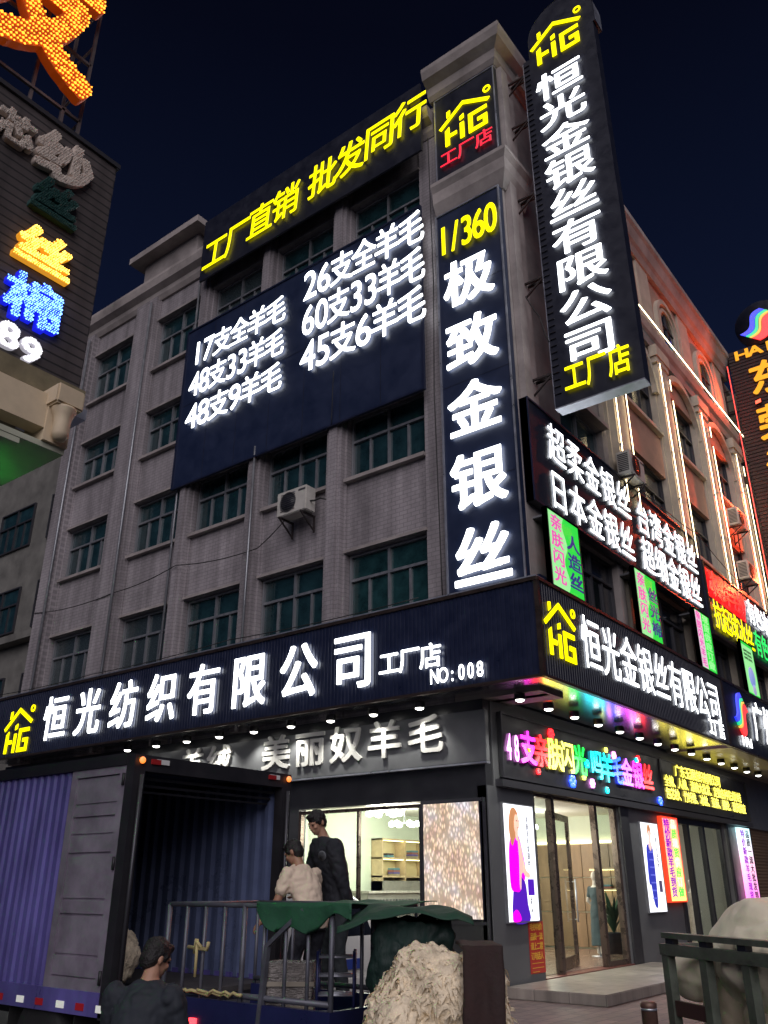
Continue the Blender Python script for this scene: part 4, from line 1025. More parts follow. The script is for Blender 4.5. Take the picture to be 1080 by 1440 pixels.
# second doorway, shutter
d2 = empty('shop_entrance', (8.95, .1, .15), 0, 'dark framed doorway of the next shop between the glowing panels', 'door')
f = MB()
for x0, x1 in ((0, .12), (1.1, 1.25), (2.3, 2.45), (3.78, 3.9)): f.box(x0, x1, 0, .12, 0, 3.2)
f.box(0, 3.9, -.002, .118, 3.1, 3.24); f.build('frame', M['darkpanel'], d2)
MB().box(1.25, 2.3, .05, .06, .1, 3.1).box(2.45, 3.78, .05, .06, .1, 3.1).split('glass', M['glass'], d2)
tag(MB().box(8.97, 13.2, .25, 3.4, .1, .2).build('next_shop_floor', M['shopfloor']), kind='structure')
tag(MB().box(8.97, 15.2, 3.4, 3.5, .1, 3.6).box(9.22, 9.3, .3, 3.39, .2, 3.55).box(13.3, 13.4, .21, 3.39, .2, 3.55).build('next_shop_wall', mat('pale_wall', (.5, .48, .42), .7)), kind='structure')
tag(MB().box(9.3, 13.4, .25, 3.4, 3.45, 3.55).build('next_shop_ceiling', M['plaster']), kind='structure')
lt = empty('ceiling_lamp', (10.6, 1.6, 3.45), 0, 'flat lit ceiling lamp inside the next shop doorway', 'ceiling lamp')
MB().lathe([(.25, 0), (.25, -.06), (.2, -.08)], n=20).build('diffuser', emi('ceiling_lamp_light', (1, .95, .8), 8.), lt)
ld = bpy.data.lights.new('lamp', 'POINT'); ld.energy = 45; ld.color = (1, .95, .82); ld.shadow_soft_size = .2
lo = bpy.data.objects.new('lamp', ld); COL.objects.link(lo); lo.parent = lt; lo.location = (0, 0, -.25)
shu = empty('roller_shutter', (15.2, .08, .15), 0, 'brown ribbed roller shutter at the right edge', 'shutter')
b = MB(); vs = []; fs = []
for i in range(73):
    z = i * .045; vs += [(0, .02 if i % 2 else .0, z), (4.0, .02 if i % 2 else .0, z)]
for i in range(72): fs.append((2 * i, 2 * i + 1, 2 * i + 3, 2 * i + 2))
b.add(vs, fs).build('slats', mat('brown_shutter', (.2, .13, .08), .45, .3, var=.2, scale=2), shu)
MB().box(-.01, .1, -.08, .12, 0, 3.3).box(3.95, 4.05, -.08, .12, 0, 3.3).build('guide_rail', M['darkalu'], shu)

# step at the entrance, bollard
tag(MB().box(.12, 6.3, -1.82, -.06, .15, .31).build('entrance_step', M['step'], bevel=.012), 'low tiled stone step in front of the bronze framed entrance', 'step')
bo = empty('bollard', (-4.28, -4.27, .0), 0, 'short brown metal bollard on the pavement in front of the step', 'bollard')
MB().lathe([(.075, 0), (.075, .72), (.078, .725), (.078, .76), (.06, .775), (.0, .78)], n=20).build('post', mat('bollard_paint', (.16, .09, .07), .4, .4, var=.3, scale=8), bo)
MB().lathe([(.0785, .70), (.0785, .72)], n=20).build('band', M['steelpale'], bo)

# ================================================================== LEFT BUILDING with bulb letters
lb = empty('corner_signboard_building', (-9.2, -.8, 0), 0, 'dark slatted upper storey at the left edge above a green lit canopy', 'building')
lm = tile_mat('dark_wall_slat', ('X', 'Z'), (.085, .07, .068), (.025, .022, .022), 3.0, .105, .012, .2, .55)
MB().box(-6, 0, 0, 3, 6.52, 9.66).build('wall', lm, lb)
MB().box(-6.02, .03, -.03, 3.02, 9.661, 9.72).build('coping', M['darkalu'], lb)
cream = mat('cream_fascia', (.66, .54, .37), .6, var=.18, scale=1.5)
MB().box(-6, .02, -.1, 3, 6.3, 6.518).build('ledge', mat('dusty_ledge', (.2, .17, .1), .7, var=.3), lb)
MB().box(-6, -.36, -.22, -.02, 5.85, 6.22).build('fascia', cream, lb)
MB().box(-.3, .06, -.12, .6, 6.18, 6.298).build('end_bracket', M['steelpale'], lb)
# corbel at the end of the fascia
MB().box(-.44, -.14, -.4, .1, 6.08, 6.3).build('corbel_cap', cream, lb, bevel=.02)
MB().lathe([(.02, -.33), (.06, -.32), (.085, -.26), (.08, -.14), (.095, -.06), (.12, .0), (.12, .02)], (-.29, -.3, 6.06), 16).build('corbel_drop', cream, lb)
MB().box(-.42, -.16, -.24, .15, 5.72, 6.08).build('end_block', cream, lb)
gp = mat('soffit_paint', (.5, .52, .4), .6, var=.1)
MB().box(-6, -.16, -.2, 1.5, 5.66, 5.718).build('lower_soffit', gp, lb)
cut = MB().box(-6, -.62, -.195, -.1, 5.6, 5.655).build('soffit_lip', gp, lb)
gl_ = empty('green_tube_light', (-10.6, .1, 5.42), 0, 'green tube light over an added light shield, washing the canopy underside at the left edge', 'tube light')
MB().tube([(-3, 0, 0), (.6, 0, 0)], .03).build('tube', emi('green_tube', (.05, 1., .1), 60.), gl_)
MB().box(-3, .65, -.09, .09, -.07, -.045).box(-3, .65, -.1, -.091, -.07, .04).box(-3, .65, .091, .1, -.07, .04).box(.651, .66, -.1, .1, -.07, .04).build('trough', gp, gl_)  # added shield that keeps the green light off everything below the soffit
for x in (-2, -.6, .4): MB().bar((x, 0, -.04), (x, 0, .24), .02).build('hanger', M['alu'], gl_)

def bulb_letter(ch, x0, z0, w, h, body, bulbs, label, d=.07, y=-.8, bold=(.05, .045), bstep=5, br=.012, holder=None):
    rt = sign_root('bulb_letter', 'R', y, x0, z0, label, 'sign letter', 'raised letters on the slatted building')
    mb = MB(); glyph(mb, ch, 0, 0, w, h, .0, d, *bold); mb.mi = {}; mb.build('letter_body', body, rt)
    if bulbs:
        f = dilated(ch, *bold); k = MB()
        for i in range(2, NT - 2, bstep):
            for j in range(2 + (i // bstep % 2) * bstep // 2, NT - 2, bstep):
                if f[i, j] > .6:
                    px, py = (j - PADG) / NG * w, (i - PADG) / NG * h; r = br * random.uniform(.55, 1.25); px += random.uniform(-.2, .2) * br; py += random.uniform(-.2, .2) * br
                    k.add([(px - r, py, d + r * .6), (px, py - r, d + r * .6), (px + r, py, d + r * .6), (px, py + r, d + r * .6), (px, py, d + r * 1.8)], [(0, 1, 4), (1, 2, 4), (2, 3, 4), (3, 0, 4), (3, 2, 1, 0)])
        k.build('bulbs', bulbs, rt)
    return rt
orb = emi('orange_bulbs', (1., .36, .03), 2.6, (.4, .1, 0)); orbody = mat('orange_letter', (.45, .07, .01), .5, emit=(1, .12, .0), es=.1)
r_ = bulb_letter('发', -11.25, 10.2, 1.38, 2.1, orbody, orb, 'giant orange bulb letter on the roof frame at the top left', .12, -.8, (.04, .04), 3, .019)
bulb_letter('芯', -10.62, 8.98, .36, .38, mat('unlit_letter', (.7, .6, .52), .6), mat('unlit_bulb', (.85, .78, .7), .4), 'pale unlit dotted letter at the left edge above the teal letter')
bulb_letter('纱', -10.14, 8.9, .58, .56, mat('unlit_letter_b', (.7, .6, .52), .6), mat('unlit_bulb_b', (.85, .78, .7), .4), 'pale unlit dotted letter with thread radical below the roof frame')
bulb_letter('丝', -10.1, 8.36, .46, .46, mat('teal_letter', (.02, .07, .065), .5), mat('teal_bulb', (.03, .1, .09), .4), 'dark teal unlit letter between the pale and the orange letters')
bulb_letter('丝', -10.15, 7.66, .54, .46, mat('amber_letter', (.5, .2, .02), .5, emit=(1, .4, .02), es=.55), emi('amber_bulbs', (1., .62, .1), 3.2, (.4, .2, 0)), 'amber lit bulb letter below the teal one')
bulb_letter('棉', -10.15, 6.98, .54, .5, mat('blue_letter', (.01, .01, .3), .5, emit=(.01, .02, 1.), es=.55), emi('blue_bulbs', (.12, .3, 1.), 5., (.05, .1, .4)), 'blue lit bulb letter above the white digits')
wl_ = mat('white_letter', (.5, .48, .5), .5, emit=(.8, .78, .9), es=.32); wb = emi('white_bulbs', (.95, .93, 1), 1.3, (.5, .5, .5))
bulb_letter('8', -10.22, 6.62, .32, .27, wl_, wb, 'white bulb digit eight below the blue letter', .05, -.8, (.05, .045), 5, .008)
bulb_letter('9', -9.97, 6.57, .32, .27, wl_, wb, 'white bulb digit nine at the end of the row below the blue letter', .05, -.8, (.05, .045), 5, .008)
fr = empty('sign_frame', (-9.72, -.72, 9.7), 0, 'grey steel frame holding up the giant orange letter on the roof', 'frame')
k = MB(); fm_ = .035
k.bar((0, 0, 0), (0, 0, 2.6), fm_).bar((-.22, .0, 0), (-.22, 0, .35), fm_).bar((0, .5, 0), (0, .5, 2.2), fm_).bar((0, 0, 2.35), (-2.4, 0, 2.35), fm_).bar((.0, 0, .32), (-2.4, 0, .32), fm_).bar((0, 0, 1.25), (-2.4, 0, 1.25), fm_)
for z in (.3, .95, 1.6, 2.25): k.bar((0, 0, z), (0, .5, z - .05), .025)
k.bar((0, 0, .3), (0, .5, .95), .02).bar((0, 0, .95), (0, .5, 1.6), .02).bar((-.6, .02, 0), (-.6, .02, 2.35), fm_).bar((-1.4, .02, 0), (-1.4, .02, 2.35), fm_)
k.build('steel_bars', mat('frame_steel', (.2, .17, .17), .5, .5, var=.2), fr)

# ================================================================== BOX TRUCK
violet = mat('violet_truck_paint', (.125, .105, .35), .36, .1, var=.35, scale=2.2, stretch=(1, 1, .4)); doorp = mat('grey_truck_paint', (.25, .215, .27), .42, .1, var=.32, scale=2.4, bump=.08, bscale=5)
blackp = mat('black_truck_frame', (.025, .024, .028), .45, .2, var=.2, scale=3); inner = mat('dark_blue_lining', (.11, .14, .25), .34, .2, var=.2, scale=2)
tk = empty('box_truck', (-7.72, -.5, 0), 0, 'violet corrugated box truck with open rear, parked beside the shop', 'truck')
TW, TL, Z0, Z1 = 2.27, 6.2, .78, 3.04
def ribs_wall(root, name, m, y0, y1, x, z0, z1, pitch, depth, sgn):
    vs = []; fs = []; prof = []; n = int((y1 - y0) / pitch); p = (y1 - y0) / n
    for i in range(n): prof += [(y0 + i * p, 0), (y0 + (i + .46) * p, 0), (y0 + (i + .58) * p, depth), (y0 + (i + .88) * p, depth)]
    prof.append((y1, 0))
    for y, d in prof: vs += [(x + sgn * d, y, z0), (x + sgn * d, y, z1)]
    for i in range(len(prof) - 1): fs.append((2 * i, 2 * i + 2, 2 * i + 3, 2 * i + 1))
    return MB().add(vs, fs).build(name, m, root)
ribs_wall(tk, 'corrugated_side', violet, 1.1, TL, .03, Z0 + .1, Z1 - .1, .135, .028, -1)
MB().box(.032, .05, .12, TL, Z0 + .05, Z1 - .05).build('side_skin', violet, tk)
ribs_wall(tk, 'corrugated_lining', inner, .12, TL - .1, TW - .06, Z0 + .06, Z1 - .1, .19, .05, -1)
MB().box(TW - .055, TW, .12, TL, Z0, Z1 - .05).build('far_side', violet, tk)
d = MB(); y0, y1 = .14, 1.09   # side loading door with pressed grooves
d.box(-.012, .03, y0, y0 + .1, Z0 + .1, Z1 - .08).box(-.012, .03, y1 - .1, y1, Z0 + .1, Z1 - .08).box(-.012, .03, y0 + .1, y1 - .1, Z1 - .18, Z1 - .08).box(-.012, .03, y0 + .1, y1 - .1, Z0 + .1, Z0 + .2)
d.build('door_surround', doorp, tk)
dl = MB(); zs = [Z0 + .2, 1.17, 1.53, 1.67, 2.1, 2.28, 2.45, 2.58, Z1 - .18]
for i in range(len(zs) - 1):
    o = .0 if i in (1, 3, 5, 7) else .008
    dl.box(-.0 + (.008 - o), .028, y0 + .102, y1 - .102, zs[i] + .012, zs[i + 1] - .012)
dl.box(.02, .031, y0 + .1, y1 - .1, Z0 + .2, Z1 - .18); dl.build('side_door', doorp, tk)
hd = MB()
for z in (1.0, 2.0, 2.8): hd.tube([(-.02, y0 + .02, z - .06), (-.02, y0 + .02, z + .06)], .018)
hd.split('hinge', blackp, tk)
f = MB()
f.box(-.02, .12, -.0, .13, Z0 - .1, Z1).box(TW - .12, TW + .02, 0, .13, Z0 - .1, Z1).box(.12, TW - .12, .002, .128, Z1 - .16, Z1).box(-.02, TW + .02, -.01, .13, Z0 - .12, Z0 - .001)
f.build('rear_frame', blackp, tk)
f = MB()
for k, (dz, t) in enumerate(((.2, .03), (.27, .025), (.33, .02))): f.box(.13, TW - .13, .14 + k * .05, .17 + k * .05, Z1 - dz - t, Z1 - dz)
f.split('header_rib', blackp, tk)
f = MB().tube([(.06, -.03, Z0 + .1), (.06, -.03, Z1 - .2)], .02).tube([(TW - .06, -.03, Z0 + .1), (TW - .06, -.03, Z1 - .2)], .02); f.split('lock_rod', M['darkalu'], tk)
MB().box(-.03, .06, .13, TL, Z1 - .1, Z1 + .02).box(TW - .06, TW + .03, .13, TL, Z1 - .1, Z1 + .02).build('top_rail', blackp, tk)
MB().box(.0, TW, .13, TL, Z1 - .03, Z1).build('roof', inner, tk)
MB().box(.06, TW - .06, .0, TL, Z0 + .0, Z0 + .05).build('cargo_floor', mat('worn_floor', (.06, .055, .055), .7, var=.4), tk)
MB().box(.06, TW - .06, TL - .08, TL, Z0 + .05, Z1 - .03).build('front_wall', inner, tk)
pw = MB().box(.25, .31, 1.2, TL - .1, Z0 + .05, Z1 - .12).box(.2, 1.3, 3.2, 3.26, Z0 + .05, Z1 - .3); pw.build('inner_partition', mat('partition_blue', (.022, .03, .07), .4, var=.2), tk)
MB().tube([(.34, 1.0, 1.2), (.33, 1.05, 2.55)], .012).build('lashing_rail', M['steelpale'], tk)
MB().box(-.03, .1, .13, TL, Z0 - .1, Z0 + .1).box(TW - .1, TW + .03, .13, TL, Z0 - .1, Z0 + .1).build('bottom_rail', violet, tk)
ora = emi('orange_marker', (1, .22, .02), 1.5); redm = emi('red_tail', (1, .02, .03), 4.)
for x in (.05, TW - .05):
    MB().ell((x, -.03, Z1 - .06), (.035, .025, .035)).build('marker_lamp', ora, tk)
for x in (.25, TW - .35): MB().box(x, x + .16, -.015, -.001, Z1 - .08, Z1 - .03).build('reflector', M['white'], tk)
for x in (-.0, TW - .55): MB().box(x + .18, x + .3, -.016, -.001, Z1 - .085, Z1 - .035).build('reflector', mat('red_reflector', (.35, .02, .02), .3), tk)
rfw = mat('white_reflector', (.75, .75, .72), .3, emit=(1, 1, .9), es=.25); rfr = mat('red_reflector_tape', (.5, .02, .03), .3)
for k, (y, m) in enumerate(((.02, rfw), (.34, rfr), (.66, rfw), (1.02, rfr), (1.36, rfw), (1.75, rfr), (2.1, rfw), (2.5, rfr), (2.9, rfw))): MB().box(-.036, -.031, y, y + .13, Z0 - .06, Z0 + .0).build('reflector', m, tk)
for x in (.1, TW - .25): MB().box(x, x + .15, -.06, -.012, Z0 - .3, Z0 - .18).build('tail_lamp', redm, tk)
MB().box(.55, .75, .2, TL + 1.9, .5, Z0 - .12).box(TW - .75, TW - .55, .2, TL + 1.9, .5, Z0 - .12).build('chassis_rail', blackp, tk)
MB().box(.1, TW - .1, -.04, .06, .42, .6).build('bumper_bar', blackp, tk)
for y in (1.15, 6.95):
    for x in (.02, TW - .28):
        wh = MB(); wh.lathe([(.2, 0), (.36, .0), (.4, .03), (.4, .23), (.36, .26), (.2, .26)], (x, y, .41), 28, 'x'); wo = wh.build('wheel', M['rubber'], tk)
        MB().lathe([(.2, .02), (.17, .08), (.06, .06), (.06, .02), (.03, .0)], (x if x < 1 else x, y, .41), 20, 'x').build('rim', M['steelpale'], wo)
for y in (.55, 1.68): MB().box(.03, .32, y, y + .015, .15, .72).build('mudflap', M['rubber'], tk)
cb = MB(); cb.prism([(TL + .12, .5), (TL + 1.95, .5), (TL + 2.0, 1.3), (TL + 1.75, 2.35), (TL + .2, 2.4)], .12, TW - .12, 'yz'); cb.build('cab', mat('cab_blue', (.05, .09, .3), .3, var=.1), tk, bevel=.05)
MB().box(.115, .119, TL + .75, TL + 1.6, 1.4, 2.1).build('cab_window', M['paned'], tk)
MB().box(.1, TW - .1, -.95, -.06, .66, .715).build('tail_lift', mat('lift_plate', (.1, .1, .11), .5, .5, var=.3, scale=10, bump=.3), tk)
tl2 = MB()
for x in (.3, TW - .3): tl2.bar((x, -.5, .66), (x, .3, .35), .07)
tl2.split('lift_arm', blackp, tk)

# soft goods ------------------------------------------------------
def remesh(mb, voxel, name, m, parent=None, smooth=4, amp=0., nscale=6., fine=0., fscale=30.):
    me = bpy.data.meshes.new('t'); me.from_pydata(mb.v, [], mb.f); bm = bmesh.new(); bm.from_mesh(me); bmesh.ops.remove_doubles(bm, verts=bm.verts, dist=1e-5); bmesh.ops.recalc_face_normals(bm, faces=bm.faces); bm.to_mesh(me); bm.free()
    o = bpy.data.objects.new('t', me); COL.objects.link(o)
    r = o.modifiers.new('r', 'REMESH'); r.mode = 'VOXEL'; r.voxel_size = voxel
    if smooth: s_ = o.modifiers.new('s', 'SMOOTH'); s_.iterations = smooth; s_.factor = .5
    bpy.context.view_layer.update(); dg = bpy.context.evaluated_depsgraph_get()
    nm = bpy.data.meshes.new_from_object(o.evaluated_get(dg)); bpy.data.objects.remove(o); bpy.data.meshes.remove(me)
    if amp or fine:
        off = Vector((random.uniform(0, 50), random.uniform(0, 50), 0)); nor = [v.normal.copy() for v in nm.vertices]
        for v, n_ in zip(nm.vertices, nor):
            q = amp * noise.noise(v.co * nscale + off)
            if fine: q += fine * (abs(noise.noise(v.co * fscale + off)) * 2 - .6) + fine * .5 * noise.noise(v.co * fscale * 2.3 + off)
            v.co += n_ * q
    for p in nm.polygons: p.use_smooth = True
    nm.name = name; ob = bpy.data.objects.new(name, nm); COL.objects.link(ob); nm.materials.clear(); nm.materials.append(m)
    if parent: ob.parent = parent
    return ob
woolm = mat('raw_wool', (.9, .77, .56), .95, var=.28, scale=9, bump=.8, bscale=55, spec=.1)
olive = mat('olive_cloth', (.13, .16, .1), .85, var=.2, scale=5)
b = MB().ell((-7.2, .5, 1.12), (.42, .5, .34)); tag(remesh(b, .03, 'wool_bale', woolm, None, 2, .03, 5, .02, 22), 'pale wool bale lying just inside the open truck box', 'bale')
b = MB().ell((-7.15, 1.3, 1.22), (.5, .5, .46)); tag(remesh(b, .03, 'wrapped_bale', olive, None, 3, .04, 4), 'olive cloth wrapped bale deeper inside the truck box', 'bale')

# ================================================================== PEOPLE
skinm = mat('skin', (.42, .23, .15), .55, var=.12, scale=8); skin2 = mat('skin_tan', (.36, .19, .12), .55, var=.12, scale=8); hairm = mat('black_hair', (.012, .01, .01), .55, bump=.6, bscale=90)
eyem = mat('eye', (.02, .015, .012), .2)
def loft(mb, secs, n=20):
    vs = []; fs = []
    for (c, rx, ry, tw) in secs:
        for k in range(n):
            a = 2 * math.pi * k / n; q = Vector((rx * math.cos(a), ry * math.sin(a), 0)); q.rotate(Matrix.Rotation(tw, 3, 'Z')); vs.append(Vector(c) + q)
    for i in range(len(secs) - 1):
        for k in range(n): fs.append((i * n + k, i * n + (k + 1) % n, (i + 1) * n + (k + 1) % n, (i + 1) * n + k))
    fs += [tuple(range(n))[::-1], tuple((len(secs) - 1) * n + k for k in range(n))]
    return mb.add(vs, fs, True)
def limb(mb, pts, rs, n=14):
    """tapering limb through its joints with rounded joints"""
    P = [Vector(p) for p in pts]
    for i in range(len(P) - 1):
        m1 = P[i].lerp(P[i + 1], .35); mb.tube([P[i], m1, P[i + 1]], [rs[i], rs[i] * .62 + rs[i + 1] * .42, rs[i + 1]], n)
    for p, r in zip(P, rs): mb.ell(p, (r, r, r), 12, 8)
def hand(mb, wrist, d, side, curl=.5, s=1.):
    """palm, four unequal bent fingers and a thumb; d points along the hand, side towards the thumb"""
    w_ = Vector(wrist); d = Vector(d).normalized(); sd = Vector(side); sd = (sd - d * sd.dot(d)).normalized(); nn = d.cross(sd)
    rot = Matrix((sd, d, nn)).transposed(); mb.ell(w_ + d * .05 * s, (.042 * s, .058 * s, .017 * s), 12, 8, rot)
    for i, (o, L_) in enumerate(((.03, .075), (.011, .084), (-.009, .078), (-.028, .062))):
        p = w_ + d * .09 * s + sd * o * s; pts = [p]; a = curl * .5
        for seg in (.45, .32, .23):
            dd = d * math.cos(a) + nn * math.sin(a); pts.append(pts[-1] + dd * L_ * seg * s); a += curl * .75
        mb.tube(pts, [.0095 * s, .0092 * s, .0085 * s, .0065 * s], 8)
    t0 = w_ + d * .03 * s + sd * .034 * s; mb.tube([t0, t0 + (d * .6 + sd * .7 + nn * .2).normalized() * .036 * s, t0 + (d * .8 + sd * .55 + nn * .35).normalized() * .068 * s], [.012 * s, .011 * s, .008 * s], 8)
def person(name, label, loc, rz, J, shirt, trousers, skin=skinm, sleeve=1., hem=.1, shirt_marks=None, build=1.):
    rt = empty(name, loc, rz, label, 'person')
    V_ = {k: Vector(v) for k, v in J.items() if isinstance(v, (tuple, list))}
    hip, wa, ch, nk, hd = V_['hip'], V_['waist'], V_['chest'], V_['neck'], V_['head']; tw = J.get('twist', 0)
    b = MB(); g = build
    def torso(mb, e):
        loft(mb, [(hip - Vector((0, 0, .1)), .15 * g + e, .11 * g + e, 0), (hip, .165 * g + e, .115 * g + e, 0), (wa, .145 * g + e, .105 * g + e, tw * .4), (ch - (ch - wa) * .2, .168 * g + e, .115 * g + e, tw * .8), (ch + (nk - ch) * .4, .19 * g + e, .11 * g + e, tw), (ch + (nk - ch) * .72, .15 * g + e, .085 * g + e, tw), (ch + (nk - ch) * .9, .085 * g + e, .07 * g + e, tw), (nk, .06 + e * .5, .058 + e * .5, tw)])
    torso(b, 0)
    limb(b, [nk - (hd - nk).normalized() * .02, nk + (hd - nk) * .55], [.056, .05])
    R_ = Matrix.Rotation(J.get('yaw', 0), 3, 'Z') @ Matrix.Rotation(J.get('nod', 0), 3, 'X') @ Matrix.Rotation(J.get('roll', 0), 3, 'Y')
    def hp(x, y, z): return hd + R_ @ Vector((x, y, z))
    b.ell(hp(0, -.008, .02), (.076, .094, .092), 18, 14, R_); b.ell(hp(0, .03, -.045), (.058, .062, .07), 16, 10, R_)
    b.ell(hp(0, .055, -.09), (.03, .028, .022), 10, 8, R_)                       # chin
    b.tube([hp(0, .088, .012), hp(0, .104, -.018), hp(0, .108, -.03), hp(0, .094, -.038)], [.009, .012, .014, .008], 8)   # nose
    for s in (-1, 1):
        b.ell(hp(s * .03, .083, .022), (.026, .012, .008), 8, 6, R_); b.ell(hp(s * .04, .068, -.022), (.022, .02, .018), 8, 6, R_)   # brow, cheek
        b.ell(hp(s * .077, -.012, -.008), (.01, .02, .032), 10, 8, R_ @ Matrix.Rotation(s * .25, 3, 'Z'))                               # ear
    b.ell(hp(0, .088, -.058), (.024, .01, .006), 10, 6, R_); b.ell(hp(0, .086, -.068), (.02, .01, .007), 10, 6, R_)              # lips
    for s in 'LR':
        limb(b, [V_['sh' + s], V_['el' + s], V_['wr' + s]], [.048 * g, .041 * g, .03]); hand(b, V_['wr' + s], J['hd' + s], J['th' + s], J.get('curl' + s, .5))
        limb(b, [V_['hp' + s], V_['kn' + s], V_['an' + s]], [.085 * g, .056, .042])
        a = V_['an' + s]; t = V_['to' + s]; limb(b, [a - Vector((0, 0, .05)), t], [.038, .03])
    remesh(b, .0085, 'body', skin, rt, 2)
    for s in (-1, 1): MB().ell(hp(s * .031, .0865, .006), (.012, .006, .0065), 10, 8, R_).build('eye', eyem, rt)
    h = MB(); h.ell(hp(0, -.016, .04), (.087, .1, .092), 18, 14, R_); h.ell(hp(0, -.05, -.01), (.078, .062, .078), 14, 10, R_); h.ell(hp(0, .06, .088), (.06, .035, .028), 12, 8, R_)
    for s in (-1, 1): h.ell(hp(s * .076, .02, .02), (.012, .022, .035), 8, 6, R_)
    remesh(h, .009, 'hair', hairm, rt, 1, .006, 40)
    c = MB(); torso(c, .03)
    for s in 'LR':
        S0, E0, W0 = V_['sh' + s], V_['el' + s], V_['wr' + s]
        if sleeve >= .8: limb(c, [S0 - Vector((0, 0, .015)), E0, W0.lerp(E0, .08)], [.086 * g, .064 * g, .05])
        else: limb(c, [S0 - Vector((0, 0, .015)), S0.lerp(E0, sleeve * 1.3)], [.078 * g, .074 * g])
    remesh(c, .012, 'shirt', shirt, rt, 6, .014, 6, .009, 13)
    c = MB(); loft(c, [(wa - (wa - hip) * .35, .155 * g, .12 * g, 0), (hip, .182 * g, .132 * g, 0), (hip - Vector((0, 0, .12)), .178 * g, .125 * g, 0)])
    for s in 'LR': limb(c, [V_['hp' + s], V_['kn' + s], V_['an' + s]], [.1 * g, .078, .066])
    remesh(c, .013, 'trousers', trousers, rt, 3, .016, 6, .006, 13)
    for s in 'LR':
        a = V_['an' + s]; t = V_['to' + s]; c = MB(); limb(c, [a - Vector((0, 0, .035)), a.lerp(t, .5) - Vector((0, 0, .03)), t], [.05, .048, .038]); remesh(c, .012, 'shoe', M['black'], rt, 2)
    return rt, hp, V_
navyc = mat('black_cloth', (.016, .018, .024), .85, var=.25, scale=6); darkt = mat('dark_trousers', (.02, .026, .03), .85, var=.2, scale=5); peach = mat('cream_cloth', (.74, .6, .46), .85, var=.08, scale=4); navt = mat('navy_trousers', (.014, .015, .022), .85, var=.2, scale=5)
# man in black on the lift, looking down to the left
rt, hp, VB = person('person', 'man in a black long sleeved top standing behind the open truck looking down', (-5.67, -1.48, .72), R(66),
    dict(hip=(0, 0, .92), waist=(0, .03, 1.06), chest=(0, .1, 1.3), neck=(0, .17, 1.52), head=(0, .25, 1.66), nod=R(-28), yaw=R(14), twist=R(8),
         shL=(-.19, .13, 1.43), elL=(-.24, .08, 1.15), wrL=(-.22, .0, .92), hdL=(0, -.1, -1), thL=(0, 1, 0), shR=(.18, .14, 1.43), elR=(.22, .2, 1.16), wrR=(.14, .36, 1.0), hdR=(-.2, .8, -.6), thR=(-1, 0, .3),
         hpL=(-.1, 0, .88), knL=(-.11, .03, .48), anL=(-.11, -.03, .09), toL=(-.12, .13, .035), hpR=(.1, 0, .88), knR=(.12, .08, .49), anR=(.12, .05, .09), toR=(.13, .21, .035)), navyc, darkt, build=1.12)
rt.scale = (1.04, 1.04, 1.03)
e = MB(); e.lathe([(.05, .0), (.05, .004), (.038, .004), (.038, 0)], n=20); eo = e.build('shirt_print', mat('grey_print', (.12, .13, .14), .8), rt); eo.location = (-.12, .235, 1.33); eo.rotation_euler = (R(78), 0, R(28))
# man in cream, seen from behind, reaching down to the rail
person('person', 'man in a cream short sleeved shirt and dark trousers bending over the cart rail', (-6.22, -1.6, .72), R(-6),
    dict(hip=(0, -.02, .78), waist=(0, .03, .92), chest=(.0, .12, 1.1), neck=(0, .2, 1.28), head=(-.02, .27, 1.40), nod=R(-30), yaw=R(22), twist=R(4),
         shL=(-.185, .15, 1.2), elL=(-.27, .2, .94), wrL=(-.34, .36, .74), hdL=(-.2, .6, -.5), thL=(.5, .5, .5), curlL=.9, shR=(.185, .15, 1.2), elR=(.26, .24, .96), wrR=(.2, .44, .84), hdR=(-.1, .9, -.3), thR=(-1, 0, .4),
         hpL=(-.1, -.02, .74), knL=(-.12, .1, .42), anL=(-.12, .0, .09), toL=(-.13, .16, .035), hpR=(.1, -.02, .74), knR=(.12, .1, .42), anR=(.12, -.02, .09), toR=(.13, .14, .035)), peach, navt, skin2, .5)
# man in the foreground, back to the camera
person('person', 'man in a dark jacket seen from behind at the lower left by the truck', (-9.58, -3.3, 0), R(-66),
    dict(hip=(0, -.05, .82), waist=(0, -.02, .96), chest=(0, .05, 1.17), neck=(0, .12, 1.36), head=(0, .18, 1.47), nod=R(-22), yaw=R(-28), twist=0,
         shL=(-.2, .06, 1.28), elL=(-.27, .12, 1.0), wrL=(-.2, .34, .9), hdL=(.2, 1, -.1), thL=(.5, .2, 1), curlL=.9, shR=(.2, .06, 1.28), elR=(.27, .12, 1.0), wrR=(.2, .34, .9), hdR=(-.2, 1, -.1), thR=(-.5, .2, 1), curlR=.9,
         hpL=(-.1, -.05, .8), knL=(-.11, .04, .45), anL=(-.11, -.03, .09), toL=(-.12, .14, .035), hpR=(.1, -.05, .8), knR=(.11, .04, .45), anR=(.11, -.03, .09), toR=(.12, .14, .035)), mat('slate_jacket', (.02, .025, .034), .8, var=.25, scale=5), navt, build=.94)[0].scale = (.94, .94, .94)

